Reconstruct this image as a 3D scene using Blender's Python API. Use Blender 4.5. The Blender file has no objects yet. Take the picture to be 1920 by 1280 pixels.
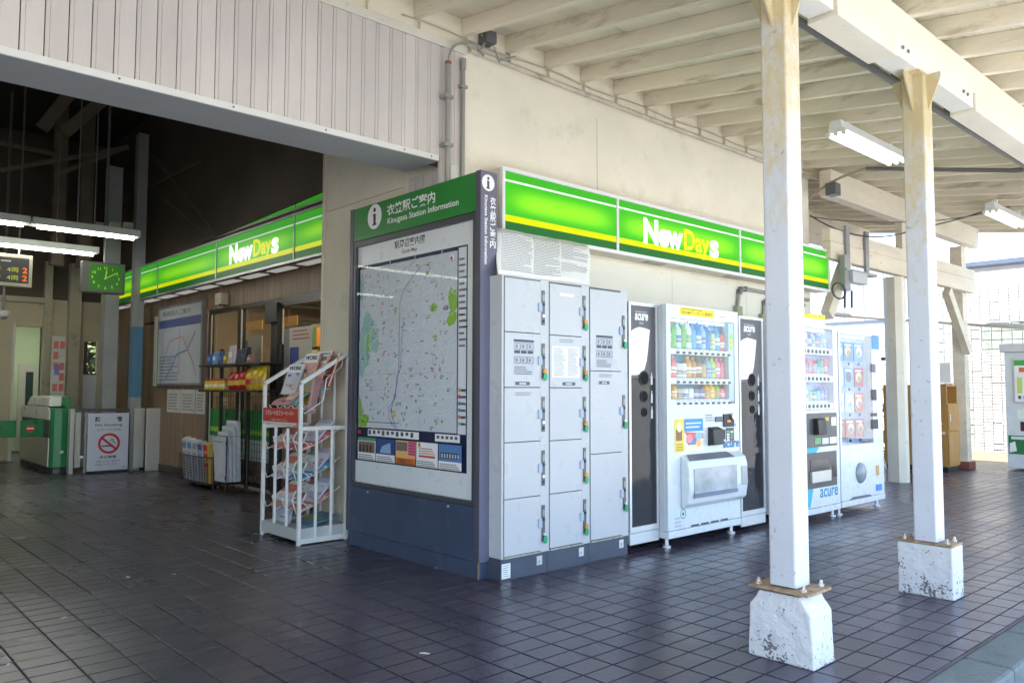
import bpy, bmesh, math, random
from mathutils import Vector, Matrix
random.seed(7)
R = math.radians
scene = bpy.context.scene
COL = scene.collection

# ------------------------------------------------------------------ camera, sky, sun, exposure
FPX, YAW, PITCH, ROLL, CAMH = 1482.76, R(47.53), R(3.43), R(0.138), 1.22
fw = Vector((math.cos(YAW)*math.cos(PITCH), math.sin(YAW)*math.cos(PITCH), math.sin(PITCH)))
rt = Vector((math.sin(YAW), -math.cos(YAW), 0)); up = rt.cross(fw)
rt, up = rt*math.cos(ROLL)+up*math.sin(ROLL), up*math.cos(ROLL)-rt*math.sin(ROLL)
CAM = Vector((0, 0, CAMH))
cam = bpy.data.cameras.new('camera'); camo = bpy.data.objects.new('camera', cam); COL.objects.link(camo)
m4 = Matrix((rt, up, -fw)).transposed().to_4x4(); m4.translation = CAM
camo.matrix_world = m4
cam.sensor_width = 36; cam.lens = FPX/1920*36; cam.clip_start = .05; cam.clip_end = 500
scene.camera = camo

SUN_DIR = Vector((-.28, -.30, .91)).normalized()      # towards the sun
elev = math.asin(SUN_DIR.z); azim = math.atan2(SUN_DIR.x, SUN_DIR.y)
world = bpy.data.worlds.new('World'); scene.world = world; world.use_nodes = True
nt = world.node_tree; bg = nt.nodes['Background']
sky = nt.nodes.new('ShaderNodeTexSky'); sky.sky_type = 'NISHITA'; sky.sun_disc = False
sky.sun_elevation = elev; sky.sun_rotation = azim; sky.air_density = 1.0; sky.dust_density = .6; sky.ozone_density = 2.5
nt.links.new(sky.outputs[0], bg.inputs[0]); bg.inputs[1].default_value = .15
sun = bpy.data.lights.new('sun', 'SUN'); sun.energy = 5.0; sun.angle = R(.5); sun.color = (1, .96, .9)
suno = bpy.data.objects.new('sun', sun); COL.objects.link(suno); suno.location = (-4, -6, 12)
suno.rotation_euler = SUN_DIR.to_track_quat('Z', 'Y').to_euler()
scene.view_settings.view_transform = 'Standard'; scene.view_settings.look = 'None'
scene.view_settings.exposure = 2.36; scene.view_settings.gamma = 1
scene.render.engine = 'CYCLES'
try:
    scene.cycles.use_denoising = True; scene.cycles.max_bounces = 8; scene.cycles.diffuse_bounces = 5
    scene.cycles.sample_clamp_indirect = 6; scene.cycles.transparent_max_bounces = 10; scene.cycles.caustics_reflective = False; scene.cycles.caustics_refractive = False
except Exception: pass

# measured directions: where a sight line of the survey camera meets a plane of the place
def PX(x, y, X=None, Y=None, Z=None):
    d = fw + rt*((x-960)/FPX) - up*((y-640)/FPX)
    t = (X-CAM.x)/d.x if X is not None else (Y-CAM.y)/d.y if Y is not None else (Z-CAM.z)/d.z
    return CAM + d*t
def proj(p):
    d = Vector(p)-CAM; z = d.dot(fw)
    return (960+FPX*d.dot(rt)/z, 640-FPX*d.dot(up)/z, z)

# ------------------------------------------------------------------ helpers
ORG = {}
def thing(name, label, cat, loc=(0, 0, 0), group=None):
    o = bpy.data.objects.new(name, None); COL.objects.link(o); o.location = loc; o.empty_display_size = .2
    o['label'] = label; o['category'] = cat
    if group: o['group'] = group
    ORG[o] = Vector(loc); return o
def tag(o, label, cat, group=None):
    o['label'] = label; o['category'] = cat
    if group: o['group'] = group
    return o
def struct(o): o['kind'] = 'structure'; return o
class MB:
    def __init__(s): s.v = []; s.f = []
    def add(s, vs, fs):
        n = len(s.v); s.v += [Vector(v) for v in vs]; s.f += [tuple(i+n for i in f) for f in fs]; return s
    def box(s, x0, x1, y0, y1, z0, z1):
        return s.add([(x0,y0,z0),(x1,y0,z0),(x1,y1,z0),(x0,y1,z0),(x0,y0,z1),(x1,y0,z1),(x1,y1,z1),(x0,y1,z1)],
                     [(0,3,2,1),(4,5,6,7),(0,1,5,4),(1,2,6,5),(2,3,7,6),(3,0,4,7)])
    def bar(s, p0, p1, w, h, upv=(0,0,1)):
        p0, p1 = Vector(p0), Vector(p1); d = (p1-p0).normalized(); u = Vector(upv)
        sd = d.cross(u)
        if sd.length < 1e-4: sd = d.cross(Vector((1,0,0)))
        sd.normalize(); u = sd.cross(d).normalized(); a = sd*w/2; b = u*h/2
        return s.add([p0-a-b,p0+a-b,p1+a-b,p1-a-b,p0-a+b,p0+a+b,p1+a+b,p1-a+b],
                     [(0,3,2,1),(4,5,6,7),(0,1,5,4),(1,2,6,5),(2,3,7,6),(3,0,4,7)])
    def tube(s, pts, r, n=8, caps=True, radii=None):
        pts = [Vector(p) for p in pts]; rings = []; ref = None
        for i, p in enumerate(pts):
            d = (pts[min(i+1,len(pts)-1)]-pts[max(i-1,0)]).normalized()
            if ref is None: ref = d.orthogonal().normalized()
            ref = (ref-d*ref.dot(d)).normalized(); b = d.cross(ref); rr = radii[i] if radii else r
            rings.append([p+(ref*math.cos(2*math.pi*k/n)+b*math.sin(2*math.pi*k/n))*rr for k in range(n)])
        vs = [v for g in rings for v in g]; fs = []
        for i in range(len(pts)-1):
            for k in range(n):
                k2 = (k+1) % n; fs.append((i*n+k, i*n+k2, (i+1)*n+k2, (i+1)*n+k))
        if caps: fs.append(tuple(range(n-1,-1,-1))); fs.append(tuple((len(pts)-1)*n+k for k in range(n)))
        return s.add(vs, fs)
    def cyl(s, p0, p1, r, n=12, r2=None): return s.tube([p0, p1], r, n, radii=[r, r if r2 is None else r2])
    def lathe(s, prof, c=(0,0,0), n=10):
        c = Vector(c); vs = []; fs = []
        for r, z in prof: vs += [c+Vector((r*math.cos(2*math.pi*k/n), r*math.sin(2*math.pi*k/n), z)) for k in range(n)]
        for i in range(len(prof)-1):
            for k in range(n):
                k2 = (k+1) % n; fs.append((i*n+k, i*n+k2, (i+1)*n+k2, (i+1)*n+k))
        fs.append(tuple(range(n-1,-1,-1))); fs.append(tuple((len(prof)-1)*n+k for k in range(n)))
        return s.add(vs, fs)
    def prism(s, poly, vec):
        n = len(poly); vec = Vector(vec); poly = [Vector(p) for p in poly]
        fs = [tuple(range(n-1,-1,-1)), tuple(range(n, 2*n))]
        for i in range(n): j = (i+1) % n; fs.append((i, j, n+j, n+i))
        return s.add(poly+[p+vec for p in poly], fs)
    def face(s, pts): return s.add(pts, [tuple(range(len(pts)))])
    def mesh(s, name, mat, org=(0,0,0), smooth=False):
        me = bpy.data.meshes.new(name); o = Vector(org)
        me.from_pydata([tuple(v-o) for v in s.v], [], s.f)
        bm = bmesh.new(); bm.from_mesh(me); bmesh.ops.recalc_face_normals(bm, faces=bm.faces[:]); bm.to_mesh(me); bm.free()
        if smooth:
            me.polygons.foreach_set('use_smooth', [True]*len(me.polygons))
            try: me.set_sharp_from_angle(angle=R(40))
            except Exception: pass
        me.materials.append(mat); return me
    def build(s, name, mat, parent=None, smooth=False, bevel=0, org=None):
        og = ORG[parent] if parent is not None else Vector(org if org is not None else base_of(s.v))
        o = bpy.data.objects.new(name, s.mesh(name, mat, og, smooth)); COL.objects.link(o)
        if parent is not None: o.parent = parent
        else: o.location = og
        ORG[o] = og
        if bevel:
            b = o.modifiers.new('bevel', 'BEVEL'); b.width = bevel; b.segments = 2; b.limit_method = 'ANGLE'; b.angle_limit = R(40)
        return o
def base_of(vs):
    return ((min(v.x for v in vs)+max(v.x for v in vs))/2, (min(v.y for v in vs)+max(v.y for v in vs))/2, min(v.z for v in vs))
def box(name, mat, parent, x0, x1, y0, y1, z0, z1, bevel=0): return MB().box(min(x0,x1), max(x0,x1), min(y0,y1), max(y0,y1), min(z0,z1), max(z0,z1)).build(name, mat, parent, bevel=bevel)
def children(o): return [c for c in bpy.data.objects if c.parent == o]
def copy_tree(o, off, parent=None):
    c = o.copy(); COL.objects.link(c); c.parent = parent
    if parent is None: c.location = o.location+Vector(off)
    ORG[c] = ORG[o]+Vector(off)
    for ch in children(o): copy_tree(ch, off, c)
    return c
def bez(p0, p1, p2, n=10):
    p0, p1, p2 = Vector(p0), Vector(p1), Vector(p2)
    return [p0*(1-t)**2+p1*2*t*(1-t)+p2*t*t for t in [i/n for i in range(n+1)]]

# ------------------------------------------------------------------ materials
MATS = {}
EK = 2**-scene.view_settings.exposure     # lamps and lit panels are given as they look at this exposure
def lin(c): return tuple(((x/255)/12.92 if x/255 <= .04045 else ((x/255+.055)/1.055)**2.4) for x in c)
def M(name, col, rough=.55, metal=0, var=.12, vs=2.5, dirt=None, da=.5, ds=6, dth=.55, bump=0, bs=40, rnd=0, spec=.5, stretch=(1,1,1), coat=0):
    """painted or natural surface: base colour, soft mottling, spots of dirt or wear with shapes of their own, fine relief"""
    if name in MATS: return MATS[name]
    m = bpy.data.materials.new(name); m.use_nodes = True; t = m.node_tree; N = t.nodes; L = t.links; b = N['Principled BSDF']
    b.inputs['Roughness'].default_value = rough; b.inputs['Metallic'].default_value = metal
    b.inputs['Specular IOR Level'].default_value = spec; b.inputs['Coat Weight'].default_value = coat
    g = N.new('ShaderNodeNewGeometry'); mp = N.new('ShaderNodeMapping'); mp.inputs['Scale'].default_value = stretch
    L.new(g.outputs['Position'], mp.inputs[0]); P = mp.outputs[0]
    def noise(sc, det=4, ro=.55):
        n = N.new('ShaderNodeTexNoise'); n.inputs['Scale'].default_value = sc; n.inputs['Detail'].default_value = det; n.inputs['Roughness'].default_value = ro
        L.new(P, n.inputs['Vector']); return n.outputs['Fac']
    def mix(f, a, c2):
        x = N.new('ShaderNodeMix'); x.data_type = 'RGBA'
        if hasattr(f, 'links'): L.new(f, x.inputs['Factor'])
        else: x.inputs['Factor'].default_value = f
        for sck, val in ((x.inputs['A'], a), (x.inputs['B'], c2)):
            if hasattr(val, 'links'): L.new(val, sck)
            else: sck.default_value = (*val, 1)
        return x.outputs['Result']
    def ramp(f, a, c2):
        r = N.new('ShaderNodeMapRange'); r.inputs['From Min'].default_value = a; r.inputs['From Max'].default_value = c2; L.new(f, r.inputs['Value']); return r.outputs[0]
    c = tuple(col)
    hi = tuple(min(1, x*(1+var)) for x in c); lo = tuple(x*(1-var) for x in c)
    C = mix(ramp(noise(vs), .3, .7), lo, hi) if var else c
    if rnd:
        oi = N.new('ShaderNodeObjectInfo'); h = N.new('ShaderNodeHueSaturation'); L.new(ramp(oi.outputs['Random'], 0, 1), h.inputs['Value'])
        mr = h.inputs['Value'].links[0].from_node; mr.inputs['To Min'].default_value = 1-rnd; mr.inputs['To Max'].default_value = 1+rnd
        if hasattr(C, 'links'): L.new(C, h.inputs['Color'])
        else: h.inputs['Color'].default_value = (*C, 1)
        C = h.outputs[0]
    if dirt:
        mth = N.new('ShaderNodeMath'); mth.operation = 'MULTIPLY'; mth.inputs[1].default_value = da
        L.new(ramp(noise(ds, 6, .65), dth, dth+.12), mth.inputs[0]); C = mix(mth.outputs[0], C, tuple(dirt))
    if hasattr(C, 'links'): L.new(C, b.inputs['Base Color'])
    else: b.inputs['Base Color'].default_value = (*C, 1)
    if var and rough > .05:
        rr = N.new('ShaderNodeMapRange'); rr.inputs['To Min'].default_value = max(0, rough-.1); rr.inputs['To Max'].default_value = min(1, rough+.1)
        L.new(noise(vs*3), rr.inputs['Value']); L.new(rr.outputs[0], b.inputs['Roughness'])
    if bump:
        bp = N.new('ShaderNodeBump'); bp.inputs['Strength'].default_value = 1; bp.inputs['Distance'].default_value = bump
        L.new(noise(bs, 3), bp.inputs['Height']); L.new(bp.outputs[0], b.inputs['Normal'])
    MATS[name] = m; return m
def EM(name, col, s):
    if name in MATS: return MATS[name]
    m = bpy.data.materials.new(name); m.use_nodes = True; t = m.node_tree; b = t.nodes['Principled BSDF']
    b.inputs['Base Color'].default_value = (*[x*.3 for x in col], 1); b.inputs['Emission Color'].default_value = (*col, 1); b.inputs['Emission Strength'].default_value = s*EK
    b.inputs['Roughness'].default_value = .4; b.inputs['Specular IOR Level'].default_value = .12
    MATS[name] = m; return m
def INK(rgb, rough=.5):
    rgb = tuple(int(x) for x in rgb); return M('ink_%d_%d_%d' % rgb, lin(rgb), rough, var=0)
def GLASS(name, tint=(1,1,1), refl=.9):
    if name in MATS: return MATS[name]
    m = bpy.data.materials.new(name); m.use_nodes = True; t = m.node_tree; N = t.nodes; L = t.links
    for n in list(N):
        if n.type == 'BSDF_PRINCIPLED': N.remove(n)
    out = [n for n in N if n.type == 'OUTPUT_MATERIAL'][0]
    tr = N.new('ShaderNodeBsdfTransparent'); tr.inputs[0].default_value = (*tint, 1); gl = N.new('ShaderNodeBsdfGlossy'); gl.inputs['Roughness'].default_value = .02
    fc = N.new('ShaderNodeLayerWeight'); fr = N.new('ShaderNodeMath'); fr.operation = 'POWER'; fr.inputs[1].default_value = 4.5; L.new(fc.outputs['Facing'], fr.inputs[0]); mu = N.new('ShaderNodeMath'); mu.operation = 'MULTIPLY_ADD'; mu.inputs[1].default_value = refl; mu.inputs[2].default_value = .04*refl
    mx = N.new('ShaderNodeMixShader'); L.new(fr.outputs[0], mu.inputs[0]); L.new(mu.outputs[0], mx.inputs[0]); L.new(tr.outputs[0], mx.inputs[1]); L.new(gl.outputs[0], mx.inputs[2]); L.new(mx.outputs[0], out.inputs[0])
    MATS[name] = m; return m

plaster = M('cream_plaster', (.79,.745,.635), .8, var=.07, vs=1.3, dirt=(.40,.36,.28), da=.22, ds=3.2, dth=.56, bump=.004, bs=60)
plaster2 = M('cream_panel', (.72,.67,.545), .7, var=.05, vs=2, dirt=(.3,.26,.2), da=.3, ds=5, dth=.6)
siding = M('pinkish_siding_paint', (.585,.545,.53), .6, var=.06, vs=3, dirt=(.62,.53,.36), da=.75, ds=4.5, dth=.63, rnd=.05, stretch=(1,1,.45), bump=.001, bs=50)
siding_d = M('siding_backing', (.16,.12,.11), .8, var=.1)
trim_w = M('white_trim_paint', (.66,.64,.58), .5, var=.05, dirt=(.35,.3,.22), da=.4, ds=9, dth=.62)
soffit_m = M('soffit_metal', (.46,.48,.50), .45, var=.04)
wood_p = M('cream_painted_timber', (.75,.69,.565), .7, var=.12, vs=2, dirt=(.26,.20,.12), da=.6, ds=3.5, dth=.56, bump=.003, bs=30, rnd=.06, stretch=(1.6,.35,1.6))
deck_p = M('cream_painted_deck', (.74,.69,.57), .75, var=.1, vs=2, dirt=(.28,.22,.14), da=.5, ds=4, dth=.58, rnd=.07, stretch=(.3,1.5,1), bump=.002, bs=40)
beam_p = M('white_painted_beam', (.80,.75,.64), .6, var=.06, vs=3, dirt=(.40,.33,.23), da=.5, ds=12, dth=.64, bump=.003, bs=25)
old_w = M('weathered_white_timber', (.70,.64,.52), .75, var=.1, dirt=(.16,.11,.07), da=.85, ds=16, dth=.62, bump=.006, bs=22, stretch=(.4,1,1.8))
steel = M('grey_conduit', (.17,.17,.175), .5, .2, var=.1)
steel_l = M('light_grey_pipe', (.33,.33,.31), .45, .3, var=.12, dirt=(.2,.14,.09), da=.4, ds=14, dth=.64)
black_p = M('black_plastic', (.02,.02,.022), .45, var=.1)
alu = M('aluminium', (.68,.70,.72), .32, .55, var=.06)
white_pc = M('white_powder_coat', (.78,.80,.82), .35, var=.03, vs=2, dirt=(.5,.47,.4), da=.25, ds=7, dth=.66)
locker_m = M('pale_grey_locker_paint', (.53,.545,.575), .30, var=.03, vs=2, bump=.0016, bs=5, dirt=(.42,.42,.42), da=.22, ds=3, dth=.62)
navy_base = M('dark_blue_base', (.065,.08,.115), .4, var=.12, vs=6, dirt=(.2,.19,.18), da=.35, ds=20, dth=.62)
rust = M('rusty_steel', (.36,.25,.15), .8, var=.35, vs=18, dirt=(.16,.08,.05), da=.8, ds=20, dth=.55, bump=.003, bs=60)
stain_s = M('stainless_steel', (.60,.58,.55), .42, .5, var=.05, vs=1.5)

# worn column paint: ochre rust bleeding, heavier towards the leaking roof
def col_mat():
    m = M('column_paint', (.59,.615,.675), .38, var=.04, vs=4, dirt=(.13,.11,.1), da=.9, ds=26, dth=.62)
    t = m.node_tree; N = t.nodes; L = t.links; b = N['Principled BSDF']; src = b.inputs['Base Color'].links[0].from_socket
    g = N.new('ShaderNodeNewGeometry'); sx = N.new('ShaderNodeSeparateXYZ'); L.new(g.outputs['Position'], sx.inputs[0])
    mp = N.new('ShaderNodeMapping'); mp.inputs['Scale'].default_value = (1,1,.45); L.new(g.outputs['Position'], mp.inputs[0]); n = N.new('ShaderNodeTexNoise'); n.inputs['Scale'].default_value = 24; n.inputs['Detail'].default_value = 9; n.inputs['Roughness'].default_value = .8; L.new(mp.outputs[0], n.inputs['Vector'])
    n2 = N.new('ShaderNodeTexNoise'); n2.inputs['Scale'].default_value = 3.4; n2.inputs['Detail'].default_value = 3; L.new(g.outputs['Position'], n2.inputs['Vector'])
    ht = N.new('ShaderNodeMapRange'); ht.inputs['From Min'].default_value = 1.5; ht.inputs['From Max'].default_value = 3.1; ht.inputs['To Min'].default_value = -.29; ht.inputs['To Max'].default_value = .17; L.new(sx.outputs[2], ht.inputs['Value'])
    a = N.new('ShaderNodeMath'); L.new(n.outputs['Fac'], a.inputs[0]); L.new(ht.outputs[0], a.inputs[1])
    a2 = N.new('ShaderNodeMath'); a2.operation = 'MULTIPLY_ADD'; L.new(n2.outputs['Fac'], a2.inputs[0]); a2.inputs[1].default_value = .5; L.new(a.outputs[0], a2.inputs[2])
    r = N.new('ShaderNodeMapRange'); r.inputs['From Min'].default_value = .62; r.inputs['From Max'].default_value = .90; r.inputs['To Max'].default_value = .9; L.new(a2.outputs[0], r.inputs['Value'])
    x = N.new('ShaderNodeMix'); x.data_type = 'RGBA'; L.new(r.outputs[0], x.inputs['Factor']); L.new(src, x.inputs['A']); x.inputs['B'].default_value = (.56,.455,.235,1)
    L.new(x.outputs['Result'], b.inputs['Base Color']); return m
column_m = col_mat()
def plinth_mat():
    """white paint flaked off the concrete in sharp small chips, most of it near the floor"""
    m = M('peeling_white_concrete', (.66,.67,.70), .75, var=.05, bump=.008, bs=20); t = m.node_tree; N = t.nodes; L = t.links; b = N['Principled BSDF']; src = b.inputs['Base Color'].links[0].from_socket
    g = N.new('ShaderNodeNewGeometry'); sx = N.new('ShaderNodeSeparateXYZ'); L.new(g.outputs['Position'], sx.inputs[0])
    def no(sc, de, ro):
        n = N.new('ShaderNodeTexNoise'); n.inputs['Scale'].default_value = sc; n.inputs['Detail'].default_value = de; n.inputs['Roughness'].default_value = ro; L.new(g.outputs['Position'], n.inputs['Vector']); return n.outputs['Fac']
    h = N.new('ShaderNodeMapRange'); h.inputs['From Min'].default_value = 0; h.inputs['From Max'].default_value = .34; h.inputs['To Min'].default_value = .06; h.inputs['To Max'].default_value = -.06; L.new(sx.outputs[2], h.inputs['Value'])
    a = N.new('ShaderNodeMath'); a.operation = 'MULTIPLY_ADD'; L.new(no(70,3,.6), a.inputs[0]); a.inputs[1].default_value = .55; L.new(h.outputs[0], a.inputs[2])
    c = N.new('ShaderNodeMath'); c.operation = 'MULTIPLY_ADD'; L.new(no(9,4,.6), c.inputs[0]); c.inputs[1].default_value = .55; L.new(a.outputs[0], c.inputs[2])
    r = N.new('ShaderNodeMapRange'); r.inputs['From Min'].default_value = .645; r.inputs['From Max'].default_value = .665; L.new(c.outputs[0], r.inputs['Value'])
    x = N.new('ShaderNodeMix'); x.data_type = 'RGBA'; L.new(r.outputs[0], x.inputs['Factor']); L.new(src, x.inputs['A']); x.inputs['B'].default_value = (.17,.155,.17,1); L.new(x.outputs['Result'], b.inputs['Base Color']); return m
plinth_m = plinth_mat()
kerb_m = M('kerb_concrete', (.15,.18,.18), .85, var=.14, vs=4, dirt=(.08,.09,.09), da=.6, ds=11, dth=.56, bump=.006, bs=55)

# tiled floor material: each tile gets its own tone from its place in the grid
PXT, PYT, TX0, TY0 = .196, .129, 2.76-.196*60, 1.443
def tile_mat():
    m = bpy.data.materials.new('quarry_tile'); m.use_nodes = True; t = m.node_tree; N = t.nodes; L = t.links; b = N['Principled BSDF']; b.inputs['IOR'].default_value = 1.6
    g = N.new('ShaderNodeNewGeometry'); mp = N.new('ShaderNodeVectorMath'); mp.operation = 'SUBTRACT'; L.new(g.outputs['Position'], mp.inputs[0]); mp.inputs[1].default_value = (TX0, TY0, 0)
    dv = N.new('ShaderNodeVectorMath'); dv.operation = 'DIVIDE'; L.new(mp.outputs[0], dv.inputs[0]); dv.inputs[1].default_value = (PXT, PYT, 10)
    fl = N.new('ShaderNodeVectorMath'); fl.operation = 'FLOOR'; L.new(dv.outputs[0], fl.inputs[0])
    wn = N.new('ShaderNodeTexWhiteNoise'); L.new(fl.outputs[0], wn.inputs['Vector'])
    cr = N.new('ShaderNodeValToRGB'); e = cr.color_ramp.elements; e[0].color = (.048,.040,.062,1); e[1].color = (.078,.063,.080,1)
    for p, c in ((.35, (.056,.046,.070,1)), (.75, (.063,.052,.074,1))):
        k = e.new(p); k.color = c
    L.new(wn.outputs['Value'], cr.inputs[0])
    n = N.new('ShaderNodeTexNoise'); n.inputs['Scale'].default_value = 9; n.inputs['Detail'].default_value = 6; L.new(g.outputs['Position'], n.inputs['Vector'])
    n2 = N.new('ShaderNodeTexNoise'); n2.inputs['Scale'].default_value = 1.1; n2.inputs['Detail'].default_value = 4; L.new(g.outputs['Position'], n2.inputs['Vector'])
    x = N.new('ShaderNodeMix'); x.data_type = 'RGBA'; x.blend_type = 'MULTIPLY'; x.inputs['Factor'].default_value = .6; L.new(cr.outputs[0], x.inputs['A'])
    r0 = N.new('ShaderNodeMapRange'); r0.inputs['From Min'].default_value = .3; r0.inputs['From Max'].default_value = .7; r0.inputs['To Min'].default_value = .75; r0.inputs['To Max'].default_value = 1.2; L.new(n.outputs['Fac'], r0.inputs['Value']); L.new(r0.outputs[0], x.inputs['B'])
    vo = N.new('ShaderNodeTexVoronoi'); vo.inputs['Scale'].default_value = 2.3; L.new(g.outputs['Position'], vo.inputs['Vector'])
    vr = N.new('ShaderNodeMapRange'); vr.inputs['From Min'].default_value = .034; vr.inputs['From Max'].default_value = .028; vr.inputs['To Max'].default_value = .55; L.new(vo.outputs['Distance'], vr.inputs['Value'])
    gm = N.new('ShaderNodeMix'); gm.data_type = 'RGBA'; L.new(vr.outputs[0], gm.inputs['Factor']); L.new(x.outputs['Result'], gm.inputs['A']); gm.inputs['B'].default_value = (.025,.022,.025,1)
    sc_ = N.new('ShaderNodeMapRange'); sc_.inputs['From Min'].default_value = .56; sc_.inputs['From Max'].default_value = .75; sc_.inputs['To Max'].default_value = .10; L.new(n2.outputs['Fac'], sc_.inputs['Value'])
    gm2 = N.new('ShaderNodeMix'); gm2.data_type = 'RGBA'; L.new(sc_.outputs[0], gm2.inputs['Factor']); L.new(gm.outputs['Result'], gm2.inputs['A']); gm2.inputs['B'].default_value = (.15,.13,.125,1)
    L.new(gm2.outputs['Result'], b.inputs['Base Color'])
    r = N.new('ShaderNodeMapRange'); r.inputs['From Min'].default_value = .3; r.inputs['From Max'].default_value = .7; r.inputs['To Min'].default_value = .23; r.inputs['To Max'].default_value = .34
    L.new(n2.outputs['Fac'], r.inputs['Value']); L.new(r.outputs[0], b.inputs['Roughness'])
    bp = N.new('ShaderNodeBump'); bp.inputs['Distance'].default_value = .0012; n3 = N.new('ShaderNodeTexNoise'); n3.inputs['Scale'].default_value = 45; L.new(g.outputs['Position'], n3.inputs['Vector']); L.new(n3.outputs['Fac'], bp.inputs['Height']); L.new(bp.outputs[0], b.inputs['Normal'])
    return m
tile_m = tile_mat()
grout_m = M('grout', (.050,.052,.072), .85, var=.2, vs=8, dirt=(.03,.03,.03), da=.5, ds=7, dth=.55)

# ------------------------------------------------------------------ flat print on real surfaces
TXT = {}
def text_mesh(body, bold=0, spacing=1):
    k = (body, bold, spacing)
    if k in TXT: return TXT[k]
    c = bpy.data.curves.new('lettering', 'FONT'); c.body = body; c.size = 1; c.resolution_u = 3; c.offset = bold; c.space_character = spacing
    o = bpy.data.objects.new('lettering', c); COL.objects.link(o)
    dg = bpy.context.evaluated_depsgraph_get(); me = bpy.data.meshes.new_from_object(o.evaluated_get(dg))
    vs = [(v.co.x, v.co.y) for v in me.vertices]; fs = [tuple(p.vertices) for p in me.polygons]
    bpy.data.objects.remove(o); bpy.data.curves.remove(c); bpy.data.meshes.remove(me)
    TXT[k] = (vs, fs); return TXT[k]
class Print:
    """ink lying on a surface: u and v run along it, n points out of it"""
    def __init__(s, o, u, v, n, step=.00018):
        s.o, s.u, s.v, s.n = Vector(o), Vector(u).normalized(), Vector(v).normalized(), Vector(n).normalized(); s.L = []; s.step = step
    def P(s, a, b, k): return s.o+s.u*a+s.v*b+s.n*(s.step*(k+1))
    def layer(s, mat, name):
        for e in s.L:
            if e[0] == mat and e[1] == name and e is s.L[-1]: return e
        e = (mat, name, MB(), len(s.L)); s.L.append(e); return e
    def poly(s, pts, mat, name='print'):
        e = s.layer(mat, name); k = e[3]+min(.7, len(e[2].f)*.02); e[2].face([s.P(a, b, k) for a, b in pts]); return s
    def rect(s, a0, b0, a1, b1, mat, name='print'): return s.poly([(a0,b0),(a1,b0),(a1,b1),(a0,b1)], mat, name)
    def rects(s, lst, mat, name='print'):
        for r in lst: s.rect(*r, mat, name)
        return s
    def disc(s, a, b, ra, rb, mat, name='print', n=28): return s.poly([(a+ra*math.cos(2*math.pi*k/n), b+rb*math.sin(2*math.pi*k/n)) for k in range(n)], mat, name)
    def ring(s, a, b, r0, r1, mat, name='print', n=28):
        e = s.layer(mat, name)
        for k in range(n):
            t0, t1 = 2*math.pi*k/n, 2*math.pi*(k+1)/n
            e[2].face([s.P(a+r*math.cos(t), b+r*math.sin(t), e[3]) for r, t in ((r0,t0),(r1,t0),(r1,t1),(r0,t1))])
        return s
    def line(s, pts, w, mat, name='print'):
        e = s.layer(mat, name)
        for (a0,b0),(a1,b1) in zip(pts, pts[1:]):
            d = Vector((a1-a0, b1-b0)); 
            if d.length < 1e-6: continue
            d.normalize(); nx, ny = -d.y*w/2, d.x*w/2
            e[2].face([s.P(a0+nx,b0+ny,e[3]), s.P(a0-nx,b0-ny,e[3]), s.P(a1-nx,b1-ny,e[3]), s.P(a1+nx,b1+ny,e[3])])
        return s
    def text(s, body, a0, b0, h, mat, w=None, name='lettering', bold=0, vertical=False, center=False, slant=0, turn=False):
        if vertical:
            for i, ch in enumerate(body): s.text(ch, a0, b0-(i+1)*h*1.06, h, mat, w=h*.95 if w is None else w, name=name, bold=bold)
            return s
        vs, fs = text_mesh(body, bold)
        if not vs: return s
        x0, x1 = min(v[0] for v in vs), max(v[0] for v in vs); y0, y1 = min(v[1] for v in vs), max(v[1] for v in vs)
        k = h/max(.05, y1-y0); kx = k if w is None else w/max(.05, x1-x0); ww = (x1-x0)*kx
        if center: a0 -= ww/2
        e = s.layer(mat, name)
        if turn: e[2].add([s.P(a0+(v[1]-y0)*k, b0-(v[0]-x0)*kx, e[3]) for v in vs], fs)
        else: e[2].add([s.P(a0+(v[0]-x0)*kx+slant*(v[1]-y0)*k, b0+(v[1]-y0)*k, e[3]) for v in vs], fs)
        return s
    def lines(s, a0, b0, a1, b1, n, mat, name='fine_print', fill=.8, h=.45, seed=0):
        """rows of small print too fine to read"""
        r = random.Random(seed+n); e = s.layer(mat, name); dh = (b1-b0)/n
        for i in range(n):
            y = b1-(i+.75)*dh; x = a0; end = a0+(a1-a0)*(r.uniform(.55,1) if r.random() < .4 else fill+r.uniform(0,1-fill))
            while x < end:
                w = r.uniform(.012,.05)*(a1-a0)/.6; 
                if x+w > a1: break
                e[2].face([s.P(x,y,e[3]), s.P(x+w,y,e[3]), s.P(x+w,y+dh*h,e[3]), s.P(x,y+dh*h,e[3])]); x += w*1.25
        return s
    def build(s, parent):
        out = []
        for mat, name, mb, k in s.L:
            if mb.v:
                o = flat(mb, name, mat, parent, s.n); out.append(o)
                if name in ('fine_print', 'map_names', 'map_roads', 'legend_print', 'map_grid'): o['kind'] = 'stuff'
        return out
def flat(mb, name, mat, parent, n):
    og = ORG[parent]; me = bpy.data.meshes.new(name); me.from_pydata([tuple(v-og) for v in mb.v], [], mb.f)
    me.materials.append(mat); o = bpy.data.objects.new(name, me); COL.objects.link(o); o.parent = parent; ORG[o] = og; return o
UX, UY, UZ = Vector((1,0,0)), Vector((0,1,0)), Vector((0,0,1))
def front(y): return Print((0,y,0), UX, UZ, -UY)          # face towards the street: u = X, v = Z
def side(x): return Print((x,0,0), -UY, UZ, -UX)          # face towards the hall: u = -Y, v = Z
WHITE, BLACK, NAVY = INK((238,238,240)), INK((28,28,32)), INK((30,36,72))
GREEN, DGREEN, RED, YEL = INK((36,128,50)), INK((20,92,40)), INK((200,40,42)), INK((250,225,40))

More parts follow.
